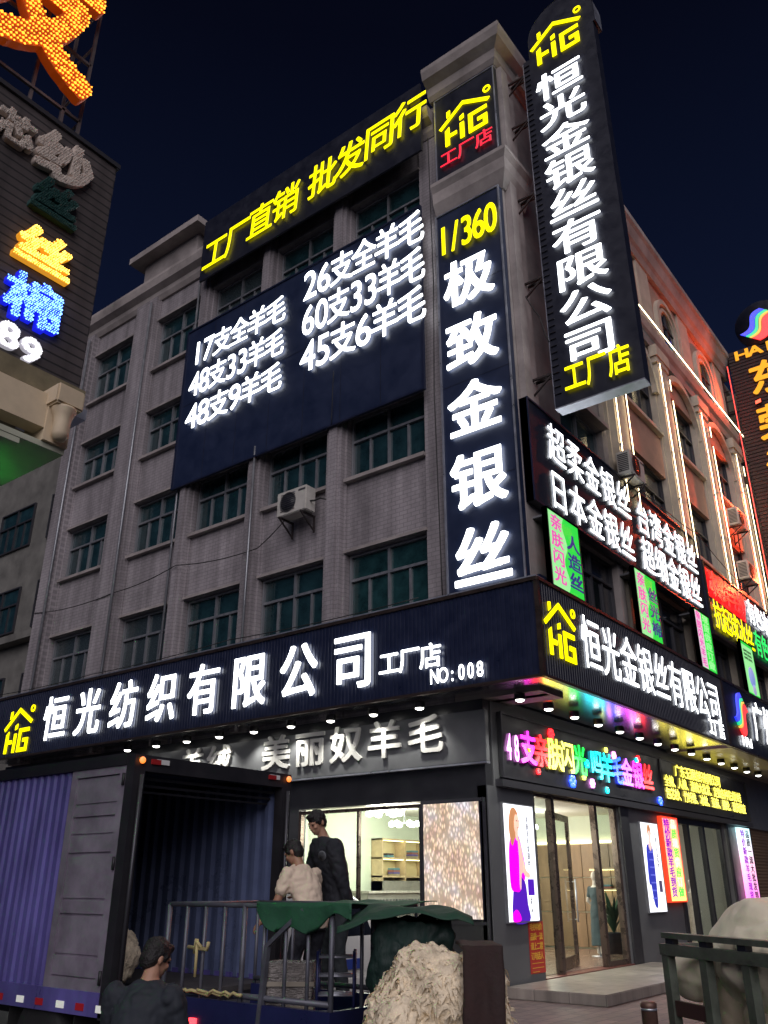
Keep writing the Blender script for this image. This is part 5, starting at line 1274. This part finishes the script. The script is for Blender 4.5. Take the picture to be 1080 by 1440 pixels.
# mannequins
def mannequin(loc, rz, label, dress, top=None):
    rt = empty('mannequin', loc, rz, label, 'mannequin', 'mannequins behind the glass')
    b = MB(); loft(b, [((0, 0, .95), .14, .1, 0), ((0, 0, 1.1), .105, .08, 0), ((0, .01, 1.28), .135, .095, 0), ((0, 0, 1.42), .13, .07, 0), ((0, 0, 1.48), .045, .045, 0), ((0, .01, 1.56), .042, .042, 0)])
    b.ell((0, .02, 1.66), (.07, .09, .115), 16, 12)
    limb(b, [(-.15, 0, 1.4), (-.23, -.03, 1.14), (-.17, .14, .98)], [.042, .034, .024]); hand(b, (-.17, .14, .98), (.5, .6, -.2), (0, .5, 1), .4, .9)
    limb(b, [(.15, 0, 1.4), (.22, -.02, 1.14), (.22, .04, .9)], [.042, .034, .024]); hand(b, (.22, .04, .9), (0, .1, -1), (0, 1, 0), .4, .9)
    for s in (-1, 1): limb(b, [(s * .07, 0, .95), (s * .06, .02, .5), (s * .05, 0, .1)], [.07, .05, .035]); limb(b, [(s * .05, 0, .08), (s * .06, .12, .04)], [.035, .025])
    remesh(b, .01, 'figure', mat('mannequin_white', (.7, .68, .62), .35), rt, 2)
    c = MB(); loft(c, [((0, 0, .22), .2, .17, 0), ((0, 0, .5), .175, .15, 0), ((0, 0, .9), .165, .125, 0), ((0, 0, 1.1), .125, .1, 0), ((0, .01, 1.28), .155, .115, 0), ((0, 0, 1.43), .14, .085, 0)])
    for s in (-1, 1): limb(c, [(s * .15, 0, 1.4), (s * .19, -.015, 1.25)], [.055, .052])
    remesh(c, .014, 'dress', dress, rt, 3, .012, 9)
    MB().lathe([(.2, 0), (.2, .015), (.02, .02), (.015, .1)], n=24).build('stand', M['steelpale'], rt)
mannequin((6.75, 1.3, .33), R(-110), 'white mannequin in a slate blue dress inside the entrance', mat('slate_dress', (.05, .085, .1), .85, var=.2, scale=8))
mannequin((11.6, .75, .2), R(-140), 'white mannequin in a cream top in the next shop doorway', mat('cream_dress', (.6, .56, .48), .85, var=.15, scale=20, bump=.5))
pt = empty('potted_plant', (7.7, 1.35, .33), 0, 'dark leafy plant in a tall black pot beside the mannequin', 'plant')
MB().lathe([(.16, 0), (.24, .42), (.26, .45), (.22, .45), (.2, .4)], n=20).build('pot', M['black'], pt)
lf_ = mat('plant_leaf', (.02, .06, .03), .4, var=.3, scale=6)
for k in range(26):
    a = random.uniform(0, 6.28); L_ = random.uniform(.7, 1.25); t = random.uniform(.15, .75); vs = []; fs = []
    for i in range(7):
        s = i / 6; r = t * s * L_ * (.6 + .4 * s); z = .42 + L_ * s * (1 - .35 * t * s * 1.6); w_ = .045 * math.sin(math.pi * min(1, s * .92 + .06)) + .004
        c, q = math.cos(a), math.sin(a); vs += [(r * c - w_ * q, r * q + w_ * c, z), (r * c + w_ * q, r * q - w_ * c, z)]
    for i in range(6): fs.append((2 * i, 2 * i + 1, 2 * i + 3, 2 * i + 2))
    MB().add(vs, fs, True).build('leaf', lf_, pt)

# ================================================================== CARTS IN FRONT
barm = mat('grey_bar_paint', (.12, .125, .15), .45, .3, var=.25, scale=10); blueb = mat('dark_blue_body', (.02, .025, .1), .35, .2, var=.2, scale=3)
ca = empty('cargo_tricycle', (-8.3, -1.95, 0), 0, 'dark blue cargo tricycle with a tall barred cage in the middle foreground', 'tricycle')
CL, CW = 1.75, 1.0
MB().box(.0, CW, -CL, 0, .82, .86).build('bed', blueb, ca)
bb = MB().box(-.03, .02, -CL - .02, .02, .8, 1.02).box(CW - .02, CW + .03, -CL - .02, .02, .8, 1.02).box(.02, CW - .02, -CL - .02, -CL + .02, .8, 1.02); bb.build('side_board', blueb, ca)
r = MB().tube([(0, 0, 1.66), (0, -CL, 1.66)], .017).tube([(CW, 0, 1.66), (CW, -CL, 1.66)], .017).tube([(0, -CL, 1.66), (CW, -CL, 1.66)], .017).tube([(0, 0, 1.66), (CW, 0, 1.66)], .017); r.split('top_rail', barm, ca)
r = MB().tube([(0, 0, 1.06), (0, -CL, 1.06)], .02).tube([(CW, 0, 1.06), (CW, -CL, 1.06)], .02); r.split('lower_rail', barm, ca)
p_ = MB()
for k in range(9):
    y = -CL * k / 8
    p_.tube([(0, y, .86), (0, y, 1.66)], .014 if k % 4 else .02)
    if k % 2 == 0: p_.tube([(CW, y, .86), (CW, y, 1.66)], .014)
for x in (.33, .66): p_.tube([(x, -CL, .86), (x, -CL, 1.66)], .014)
p_.split('cage_bar', barm, ca)
p_ = MB().bar((-.02, -1.15, 1.4), (-.02, -1.5, 1.64), .03).bar((-.02, -1.15, 1.4), (-.02, -1.1, .9), .035); p_.split('brace', barm, ca)
for x in (.05, CW - .05):
    w_ = MB().lathe([(.2, -.04), (.26, -.04), (.28, -.02), (.28, .02), (.26, .04), (.2, .04)], (x, -.5, .28), 26, 'x').build('wheel', M['rubber'], ca)
    MB().lathe([(.2, -.01), (.03, -.03), (.03, .03), (.2, .01)], (x, -.5, .28), 14, 'x').build('rim', M['steelpale'], w_)
ax = MB().box(.08, CW - .08, -CL, .0, .68, .8).tube([(.05, -.5, .28), (CW - .05, -.5, .28)], .03).bar((.5, -.5, .3), (.5, -.5, .7), .1); ax.build('underframe', M['black'], ca)
fk = MB().tube([(.5, 0, .74), (.5, .7, .76), (.5, .85, .85)], .03).tube([(.5, .85, .96), (.5, 1.0, .3)], .025).tube([(.25, .75, .99), (.5, .85, .95), (.75, .75, .99)], .016); fk.build('steering_frame', M['black'], ca)
w_ = MB().lathe([(.2, -.035), (.25, -.035), (.27, 0), (.25, .035), (.2, .035)], (.5, 1.0, .27), 26, 'x').build('wheel', M['rubber'], ca)
MB().box(.3, .7, .25, .55, .85, .95).build('saddle', M['black'], ca, bevel=.03)
for y in (-.3, -.42): MB().box(-.05, -.031, y - .04, y + .03, .83 + (y < -.35) * .02, .87 + (y < -.35) * .02).build('tail_lamp', redm, ca)
st_ = mat('yellow_strap', (.5, .42, .2), .8)
s_ = empty('strap', (-8.325, -2.32, 1.36), 0, 'yellow strap knotted round a bar of the cage', 'strap')
MB().tube([(0, .08, .0), (0, -.14, -.01), (-.01, -.16, .04)], .014).tube([(-.01, -.03, .06), (-.015, -.04, -.2)], .012).tube([(0, .0, -.04), (-.02, -.03, .05), (0, -.07, .0)], .016).build('webbing', st_, s_)
s_ = empty('strap', (-8.33, -2.45, 1.06), 0, 'pale rope wound along the lower rail of the cage', 'rope')
rp = [(random.uniform(-.02, .02), .25 - k * .045, random.uniform(-.012, .02)) for k in range(16)]
MB().tube(rp, .012).tube([(p[0] - .01, p[1] - .02, p[2] + .015) for p in rp[4:13]], .01).build('rope', st_, s_)
# dark green tarpaulin over the right half of the cage
def cloth(name, label, nx, ny, f, m, thick=.006):
    vs = [f(i / nx, j / ny) for j in range(ny + 1) for i in range(nx + 1)]; n0 = len(vs); vs += [(x, y, z - thick) for x, y, z in vs]; fs = []
    for j in range(ny):
        for i in range(nx):
            a = j * (nx + 1) + i; fs += [(a, a + 1, a + nx + 2, a + nx + 1), (n0 + a, n0 + a + nx + 1, n0 + a + nx + 2, n0 + a + 1)]
    bd = [i for i in range(nx + 1)] + [j * (nx + 1) + nx for j in range(1, ny + 1)] + [ny * (nx + 1) + i for i in range(nx - 1, -1, -1)] + [j * (nx + 1) for j in range(ny - 1, 0, -1)]
    for k in range(len(bd)): a, b = bd[k], bd[(k + 1) % len(bd)]; fs.append((a, n0 + a, n0 + b, b))
    o = MB().add(vs, fs, True).build(name, m); return tag(o, label, 'tarpaulin')
tarp = mat('green_tarpaulin', (.02, .1, .05), .75, var=.25, scale=4, bump=.25, bscale=14)
def f1(s, t):   # s along the rail, t across; hangs over the near rail
    y = -2.98 - s * .92; o = t * 1.36 - .32; w = noise.noise(Vector((s * 5, t * 4, 1)))
    hang = .15 + .05 * math.sin(s * 5) + .04 * math.sin(s * 13) - .1 * max(0, .25 - s) * 4 * (1)
    if o < 0: k = -o / .32; return (-8.3 - .035 - .012 * math.sin(s * 16) * k - .01 * w, y, 1.69 - max(.01, hang) * k)
    return (-8.3 - .035 + o, y + .03 * w, 1.69 + .012 * w - .05 * math.sin(min(1, o) * math.pi) * (.6 + .4 * math.sin(s * 6)))
cloth('tarpaulin', 'green tarpaulin thrown over the right half of the barred cage', 40, 26, f1, tarp)
ct = empty('hand_cart', (-8.34, -4.25, 0), R(-52.3), 'flat hand cart carrying the load under the dark green sheet', 'cart')
MB().box(-.16, .44, -.32, .32, .5, .56).build('deck', M['black'], ct)
for x in (-.08, .36):
    for y in (-.25, .25): MB().lathe([(.03, -.025), (.1, -.025), (.11, 0), (.1, .025), (.03, .025)], (x, y, .11), 16, 'x').build('wheel', M['rubber'], ct)
fr = MB().tube([(-.14, .3, .55), (-.14, .3, 1.0)], .02).tube([(.42, .3, .55), (.42, .3, 1.0)], .02).tube([(-.14, .3, 1.0), (.42, .3, 1.0)], .02).bar((-.08, -.25, .2), (-.08, .25, .2), .03).bar((.36, -.25, .2), (.36, .25, .2), .03)
for x in (-.08, .36): fr.bar((x, -.25, .12), (x, -.25, .5), .035).bar((x, .25, .12), (x, .25, .5), .035)
fr.build('handle', M['darkalu'], ct)
b = MB().box(-.1, .38, -.26, .26, .57, 1.6).ell((.0, -.2, 1.2), (.14, .12, .36)).ell((.22, -.22, 1.1), (.18, .12, .4)); lo_ = remesh(b, .022, 'covered_load', mat('dark_green_sheet', (.004, .022, .017), .7, var=.35, scale=5, bump=.5, bscale=18, stretch=(2, 2, .5)), None, 3, .06, 4, .03, 9)
lo_.location = (-8.34, -4.25, .015); lo_.rotation_euler = (0, 0, R(-52.3)); tag(lo_, 'tall load wrapped in a dark green sheet beside the wool bale', 'load')
def f2(s, t):
    x = -.34 + s * .84; y = -.4 + t * .84; w = noise.noise(Vector((s * 4, t * 4, 7))); e = max(0, -.14 - x) + max(0, x - .4) + max(0, -y - .34)
    q = Vector((x, y + .03 * math.sin(x * 9), 1.66 + .02 * w + .015 * math.sin(x * 14 + t * 5) - e * .55)); q.rotate(Matrix.Rotation(R(-52.3), 3, 'Z')); return (q.x - 8.34, q.y - 4.25, q.z)
cloth('tarpaulin', 'crumpled dark green tarpaulin laid over the wrapped load next to the yarn screen', 34, 26, f2, mat('dark_tarpaulin', (.015, .06, .035), .75, var=.3, scale=5, bump=.3, bscale=18))
# clear wrapped parcel
pk = empty('wrapped_parcel', (-8.08, -3.12, .865), R(-52.3), 'grey parcel wound in clear shiny film standing in the barred cage', 'parcel')
fm2 = mat('film_wrap', (.2, .18, .165), .16, .15, var=.4, scale=7, bump=1., bscale=26, stretch=(1, 1, 5), spec=.8)
b = MB().box(-.17, .17, -.14, .14, .0, .42); o = remesh(b, .012, 'wrapped_body', fm2, pk, 2, .012, 9, .005, 40)
for z in (.12, .27): MB().box(-.182, .182, -.152, -.145, z, z + .03).build('tape_band', mat('tape', (.28, .25, .2), .2), pk)
# stack of stools / crates: rack beside the parcel
rk = empty('wire_rack', (-8.16, -3.45, .87), R(-52.3), 'small blue wire rack standing in the cage right of the shiny parcel', 'rack')
k = MB()
for x in (0, .26):
    for y in (0, .2): k.tube([(x, y, 0), (x, y, .5)], .011)
k.split('post', blueb, rk)
k = MB()
for z in (.1, .22, .34, .46):
    for y in (0, .07, .13, .2): k.tube([(0, y, z), (.26, y, z)], .007)
k.split('shelf_wire', M['steelpale'], rk)

# wool tricycle
wt = empty('cargo_tricycle', (-8.85, -4.88, 0), R(-52.3), 'blue cargo tricycle carrying the big raw wool bale at the bottom centre', 'tricycle')
MB().box(-.48, .48, -.3, .7, .55, .9).build('body', mat('blue_cart_paint', (.02, .025, .13), .3, .2, var=.2, scale=3), wt, bevel=.02)
MB().tube([(-.5, -.31, .93), (.5, -.31, .93)], .014).build('front_rail', M['steelpale'], wt)
for x in (-.42, .42):
    w_ = MB().lathe([(.17, -.04), (.24, -.04), (.26, 0), (.24, .04), (.17, .04)], (x, .3, .26), 24, 'x').build('wheel', M['rubber'], wt); MB().lathe([(.17, -.01), (.03, -.03), (.03, .03), (.17, .01)], (x, .3, .26), 14, 'x').build('rim', M['steelpale'], w_)
MB().tube([(-.42, .3, .26), (.42, .3, .26)], .02).bar((0, .3, .26), (0, .3, .56), .1).build('axle', M['black'], wt)
MB().tube([(0, -.3, .6), (0, -.75, .65), (0, -.8, .4)], .025).build('drawbar', M['black'], wt)
w_ = MB().lathe([(.13, -.03), (.19, -.03), (.2, 0), (.19, .03), (.13, .03)], (0, -.8, .2), 22, 'x').build('wheel', M['rubber'], wt)
tx = MB(); q = MB()
for i, ch in enumerate('恒光-百货'):
    if ch == '-': q.box(-.0, .03, .02, .028, 0, .005); continue
    glyph(tx, ch, .14 + i * .062, 0, .055, .06, 0, .004, .02, .02)
tx.mi = {}; to = tx.build('painted_lettering', mat('white_paint', (.7, .7, .72), .5), wt); to.location = (-.02, -.302, .8); to.rotation_euler = (R(90), 0, 0)
MB().ell((.02, -.315, .84), (.02, .012, .02), 10, 8).build('headlamp', emi('small_lamp', (1, 1, .95), 1.5), wt)
b = MB(); b.ell((.06, .12, 1.18), (.37, .32, .28), 20, 14); b.ell((-.02, .05, 1.29), (.19, .2, .18)); b.ell((.3, .06, 1.27), (.13, .22, .2)); b.ell((-.14, .0, 1.1), (.2, .24, .19)); b.ell((.34, .0, 1.08), (.13, .26, .22)); b.ell((.06, -.06, .98), (.3, .2, .13)); b.ell((.2, -.2, .88), (.1, .07, .14)); b.ell((.4, -.1, .9), (.06, .14, .2)); b.ell((-.2, -.12, .98), (.08, .08, .1))
wl2 = remesh(b, .0105, 'wool_bale', woolm, None, 1, .06, 5, .02, 15); wl2.location = (-8.85, -4.88, 0); wl2.rotation_euler = (0, 0, R(-52.3)); tag(wl2, 'big shaggy cream wool bale heaped on the blue tricycle', 'bale')
# loose locks of wool
lk = MB()
for k in range(2600):
    v = wl2.data.vertices[random.randrange(len(wl2.data.vertices))]; n_ = v.normal; t = n_.cross(Vector((random.uniform(-1, 1), random.uniform(-1, 1), random.uniform(-1, 1)))).normalized()
    L_ = random.uniform(.02, .055); p0 = v.co - n_ * .004; p1 = p0 + n_ * L_ * .6 + t * L_ * .5 - Vector((0, 0, L_ * .4)); p2 = p1 + t * L_ * .5 - Vector((0, 0, L_ * .7)); s = n_.cross(t) * random.uniform(.008, .02)
    lk.add([p0 - s, p0 + s, p1 + s * .8, p1 - s * .8, p2], [(0, 1, 2, 3), (3, 2, 4)], True)
lo2 = lk.build('wool_locks', woolm, wl2); lo2['kind'] = 'stuff'
def f3(s, t):
    x = .19 + s * .22; w = noise.noise(Vector((s * 3, t * 5, 3))); u = t
    if u < .3: y = .25 - u / .3 * .5; z = 1.5 + .01 * w
    else: k = (u - .3) / .7; y = -.25 - .06 * math.sin(k * 2.2) - .01 * math.sin(s * 9) ; z = 1.5 - k * .58
    q = Vector((x + .012 * w - .03 * (t > .3) * (t - .3), y + .012 * w, z)); q.rotate(Matrix.Rotation(R(-52.3), 3, 'Z')); return (q.x - 8.85, q.y - 4.88, q.z)
o = cloth('blanket', 'dark brown folded blanket hanging over the right side of the wool bale', 14, 30, f3, mat('brown_blanket', (.035, .018, .016), .9, var=.25, scale=7, bump=.3), .02); o['category'] = 'blanket'

# tricycle with white sacks at the right edge
tr = empty('cargo_tricycle', (-6.83, -5.49, 0), R(-125.6), 'green grey framed cargo tricycle loaded with white sacks at the right edge', 'tricycle')
gg = mat('grey_green_steel', (.13, .15, .12), .5, .3, var=.3, scale=7, bump=.15)
RL, RD = 1.75, 1.15
MB().box(0, RL, 0, RD, .62, .68).build('bed', gg, tr)
t_ = MB().box(-.01, RL, -.035, .035, 1.36, 1.43).box(-.01, .05, .036, RD, 1.36, 1.43).box(RL - .05, RL, .036, RD, 1.36, 1.43).box(.052, RL - .05, RD - .06, RD, 1.36, 1.43); t_.split('rail', gg, tr)
MB().box(.02, RL, -.03, .05, 1.465, 1.5).build('lid_edge', gg, tr)
sp_ = MB()
for k in range(5): sp_.box(.05 + k * .38, .13 + k * .38, -.02, .03, 1.431, 1.464)
sp_.split('spacer', M['black'], tr)
ps = MB()
for x in (0, .42, .84, 1.26, 1.68): ps.box(x, x + .07, -.03, .03, .6, 1.359)
for y in (.55, 1.1): ps.box(.0, .06, y, y + .05, .6, 1.359); ps.box(RL - .06, RL, y, y + .05, .6, 1.359)
ps.split('upright', gg, tr)
MB().box(.072, .418, -.015, .015, 1.0, 1.09).build('cross_bar', mat('red_brown_bar', (.06, .03, .028), .5), tr)
for y in (.1, RD - .1):
    for x in (.9,):
        w_ = MB().lathe([(.2, -.05), (.28, -.05), (.31, 0), (.28, .05), (.2, .05)], (x, y, .31), 26, 'y').build('wheel', M['rubber'], tr); MB().lathe([(.2, -.01), (.03, -.03), (.03, .03), (.2, .01)], (x, y, .31), 14, 'y').build('rim', M['steelpale'], w_)
ax = MB().tube([(.9, .1, .31), (.9, RD - .1, .31)], .025).bar((.9, RD / 2, .31), (.9, RD / 2, .62), .1).tube([(RL, RD / 2, .6), (RL + .6, RD / 2, .7), (RL + .8, RD / 2, 1.0)], .03).tube([(RL + .75, RD / 2, 1.05), (RL + .95, RD / 2, .3)], .025); ax.build('underframe', M['black'], tr)
w_ = MB().lathe([(.18, -.03), (.25, -.03), (.27, 0), (.25, .03), (.18, .03)], (RL + .95, RD / 2, .27), 24, 'y').build('wheel', M['rubber'], tr)
sack = mat('white_woven_sack', (.9, .82, .62), .5, var=.12, scale=2.2, bump=.5, bscale=7); sackb = mat('beige_woven_sack', (.5, .42, .3), .6, var=.15, scale=4, bump=.3, bscale=14)
def sack_at(c, r, m, label, amp=.05, rot=0):
    b = MB().ell((0, 0, 0), r, 22, 16); o = remesh(b, .02, 'sack', m, None, 3, amp, 3.0, .03, 4.2); q = Vector((c[0], c[1], 0)); q.rotate(Matrix.Rotation(R(-125.6), 3, 'Z'))
    o.location = (-6.83 + q.x, -5.49 + q.y, c[2]); o.rotation_euler = (0, 0, R(-125.6) + rot); return tag(o, label, 'sack', 'sacks on the right hand tricycle')
sack_at((.8, .5, 1.34), (.8, .46, .4), sack, 'huge rounded white sack on top of the right hand tricycle', .06)
sack_at((.24, .36, 1.0), (.24, .24, .34), sackb, 'beige sack standing behind the leftmost upright of the right hand tricycle')
sack_at((.66, .32, .96), (.24, .22, .32), sackb, 'beige sack between the second and third uprights of the right hand tricycle')
sack_at((1.12, .34, .95), (.25, .23, .3), sackb, 'beige sack behind the third upright of the right hand tricycle')
sack_at((-.17, .5, 1.22), (.24, .34, .2), sack, 'white sack bulging out at the left end of the right hand tricycle', .03)

# ================================================================== WHITE CAR by the shop window
car = empty('parked_car', (-3.35, .25, .15), 0, 'white hatchback parked by the shop window behind the man in black', 'car')
cp = mat('white_car_paint', (.62, .62, .58), .25, .0, var=.05, scale=2, spec=.6)
side = [(0.02, .35), (.0, .62), (.06, .95), (.28, 1.40), (.5, 1.5), (1.6, 1.53), (2.3, 1.42), (2.95, 1.02), (3.75, .88), (3.98, .7), (4.0, .35), (3.7, .24), (.3, .24)]
bm_ = MB(); n = len(side); vs = []; fs = []
prof = [(-.78, .0), (-.87, .0), (-.87, 0), (.87, 0), (.78, 0)]
for x, inset in ((-.86, .0), (-.62, 1.), (.62, 1.), (.86, .0)):
    for y, z in side:
        k = 1 if z > 1.0 else 0
        vs.append((x * (1 - .0 * k) if not (k and inset == 0) else x * .8, y + (.0), z))
for j in range(3):
    for i in range(n): fs.append((j * n + i, j * n + (i + 1) % n, (j + 1) * n + (i + 1) % n, (j + 1) * n + i))
tri = tessellate_polygon([[Vector((y, z, 0)) for y, z in side]]); fs += [tuple(t) for t in tri] + [tuple(3 * n + i for i in t) for t in tri]
bm_.add(vs, fs); co = bm_.build('body', cp, car, bevel=.05)
for p in co.data.polygons: p.use_smooth = True
MB().add([(-.6, .1, 1.0), (.6, .1, 1.0), (.54, .262, 1.37), (-.54, .262, 1.37), (-.6, .085, 1.0), (.6, .085, 1.0), (.54, .245, 1.385), (-.54, .245, 1.385)], [(0, 1, 2, 3), (4, 7, 6, 5), (0, 4, 5, 1), (2, 6, 7, 3), (1, 5, 6, 2), (0, 3, 7, 4)]).build('rear_window', M['paned'], car)
MB().tube([(.0, .1, 1.02), (.1, .12, 1.14), (.3, .17, 1.27)], .012).build('wiper', M['black'], car)
for x in (-.84, .62): MB().box(x, x + .22, -.015, .06, .72, .95).build('tail_lamp', mat('car_tail_lens', (.4, .02, .02), .2, emit=(1, .02, .02), es=.3), car, bevel=.01)
MB().box(-.84, .84, -.06, .1, .3, .55).build('bumper', cp, car, bevel=.04)
MB().box(-.24, .24, -.03, .012, .62, .74).build('number_plate', mat('blue_plate', (.03, .06, .3), .4), car)
for s in (-1, 1):
    MB().add([(s * .8, .5, 1.0), (s * .8, 2.75, 1.0), (s * .7, 2.2, 1.38), (s * .7, .6, 1.42), (s * .815, .5, 1.0), (s * .815, 2.75, 1.0), (s * .715, 2.2, 1.38), (s * .715, .6, 1.42)], [(0, 1, 2, 3), (4, 7, 6, 5), (0, 4, 5, 1), (2, 6, 7, 3), (1, 5, 6, 2), (0, 3, 7, 4)]).build('side_window', M['paned'], car)
    for y in (.75, 3.2):
        w_ = MB().lathe([(.2, -.1), (.28, -.1), (.31, -.07), (.31, .07), (.28, .1), (.2, .1)], (s * .78, y, .16), 26, 'x').build('wheel', M['rubber'], car); MB().lathe([(.2, -.06), (.04, -.09), (.04, .09), (.2, .06)], (s * .78, y, .16), 16, 'x').build('rim', M['steelpale'], w_)
MB().tube([(.0, .5, 1.5), (.02, .44, 1.64)], .008).build('aerial', M['black'], car)

# ================================================================== loose cables on the walls
def cable(pts, label, r=.012, sag=.25):
    P = [Vector(a) for a in pts]; out = []
    for a, b in zip(P, P[1:]):
        for k in range(9):
            t = k / 8; v = a.lerp(b, t); v.z -= sag * (b - a).length * .12 * 4 * t * (1 - t); out.append(v)
    o = MB().tube(out, r, 6); b = o.build('cable', M['wire']); return tag(b, label, 'cable', 'loose cables on the walls')
cable([(-.22, 15.5, 9.35), (-.22, 11.5, 9.2), (-.25, 8.9, 9.4), (-.25, 5.9, 9.15), (-.3, 5.0, 9.6)], 'drooping black cable crossing the front between the two lower window rows')
cable([(-.86, 15.8, 6.78), (-.86, 11, 6.74), (-.84, 6, 6.8), (-.84, .8, 6.75)], 'thin cable lying along the top edge of the long navy fascia', .01, .08)
cable([(-.2, .72, 19), (-.16, .7, 14.5), (-.2, .74, 11.6), (-.17, .7, 6.9)], 'black cable running down beside the tall navy corner board', .012, .0)
cable([(.3, -1.36, 13.4), (.5, -1.55, 12.9), (.52, -1.7, 12.2)], 'short black cable looping from the corner pilaster to the blade sign', .012, .6)
cable([(4.5, -1.4, 10.9), (7.8, -1.4, 10.85), (9.9, -1.4, 11.0), (13.4, -1.42, 10.5)], 'cable sagging above the navy side board', .012, .2)
cable([(-.5, 3.4, 13.0), (-.3, 3.6, 11.7)], 'cable end hanging below the huge navy board', .01, .1)
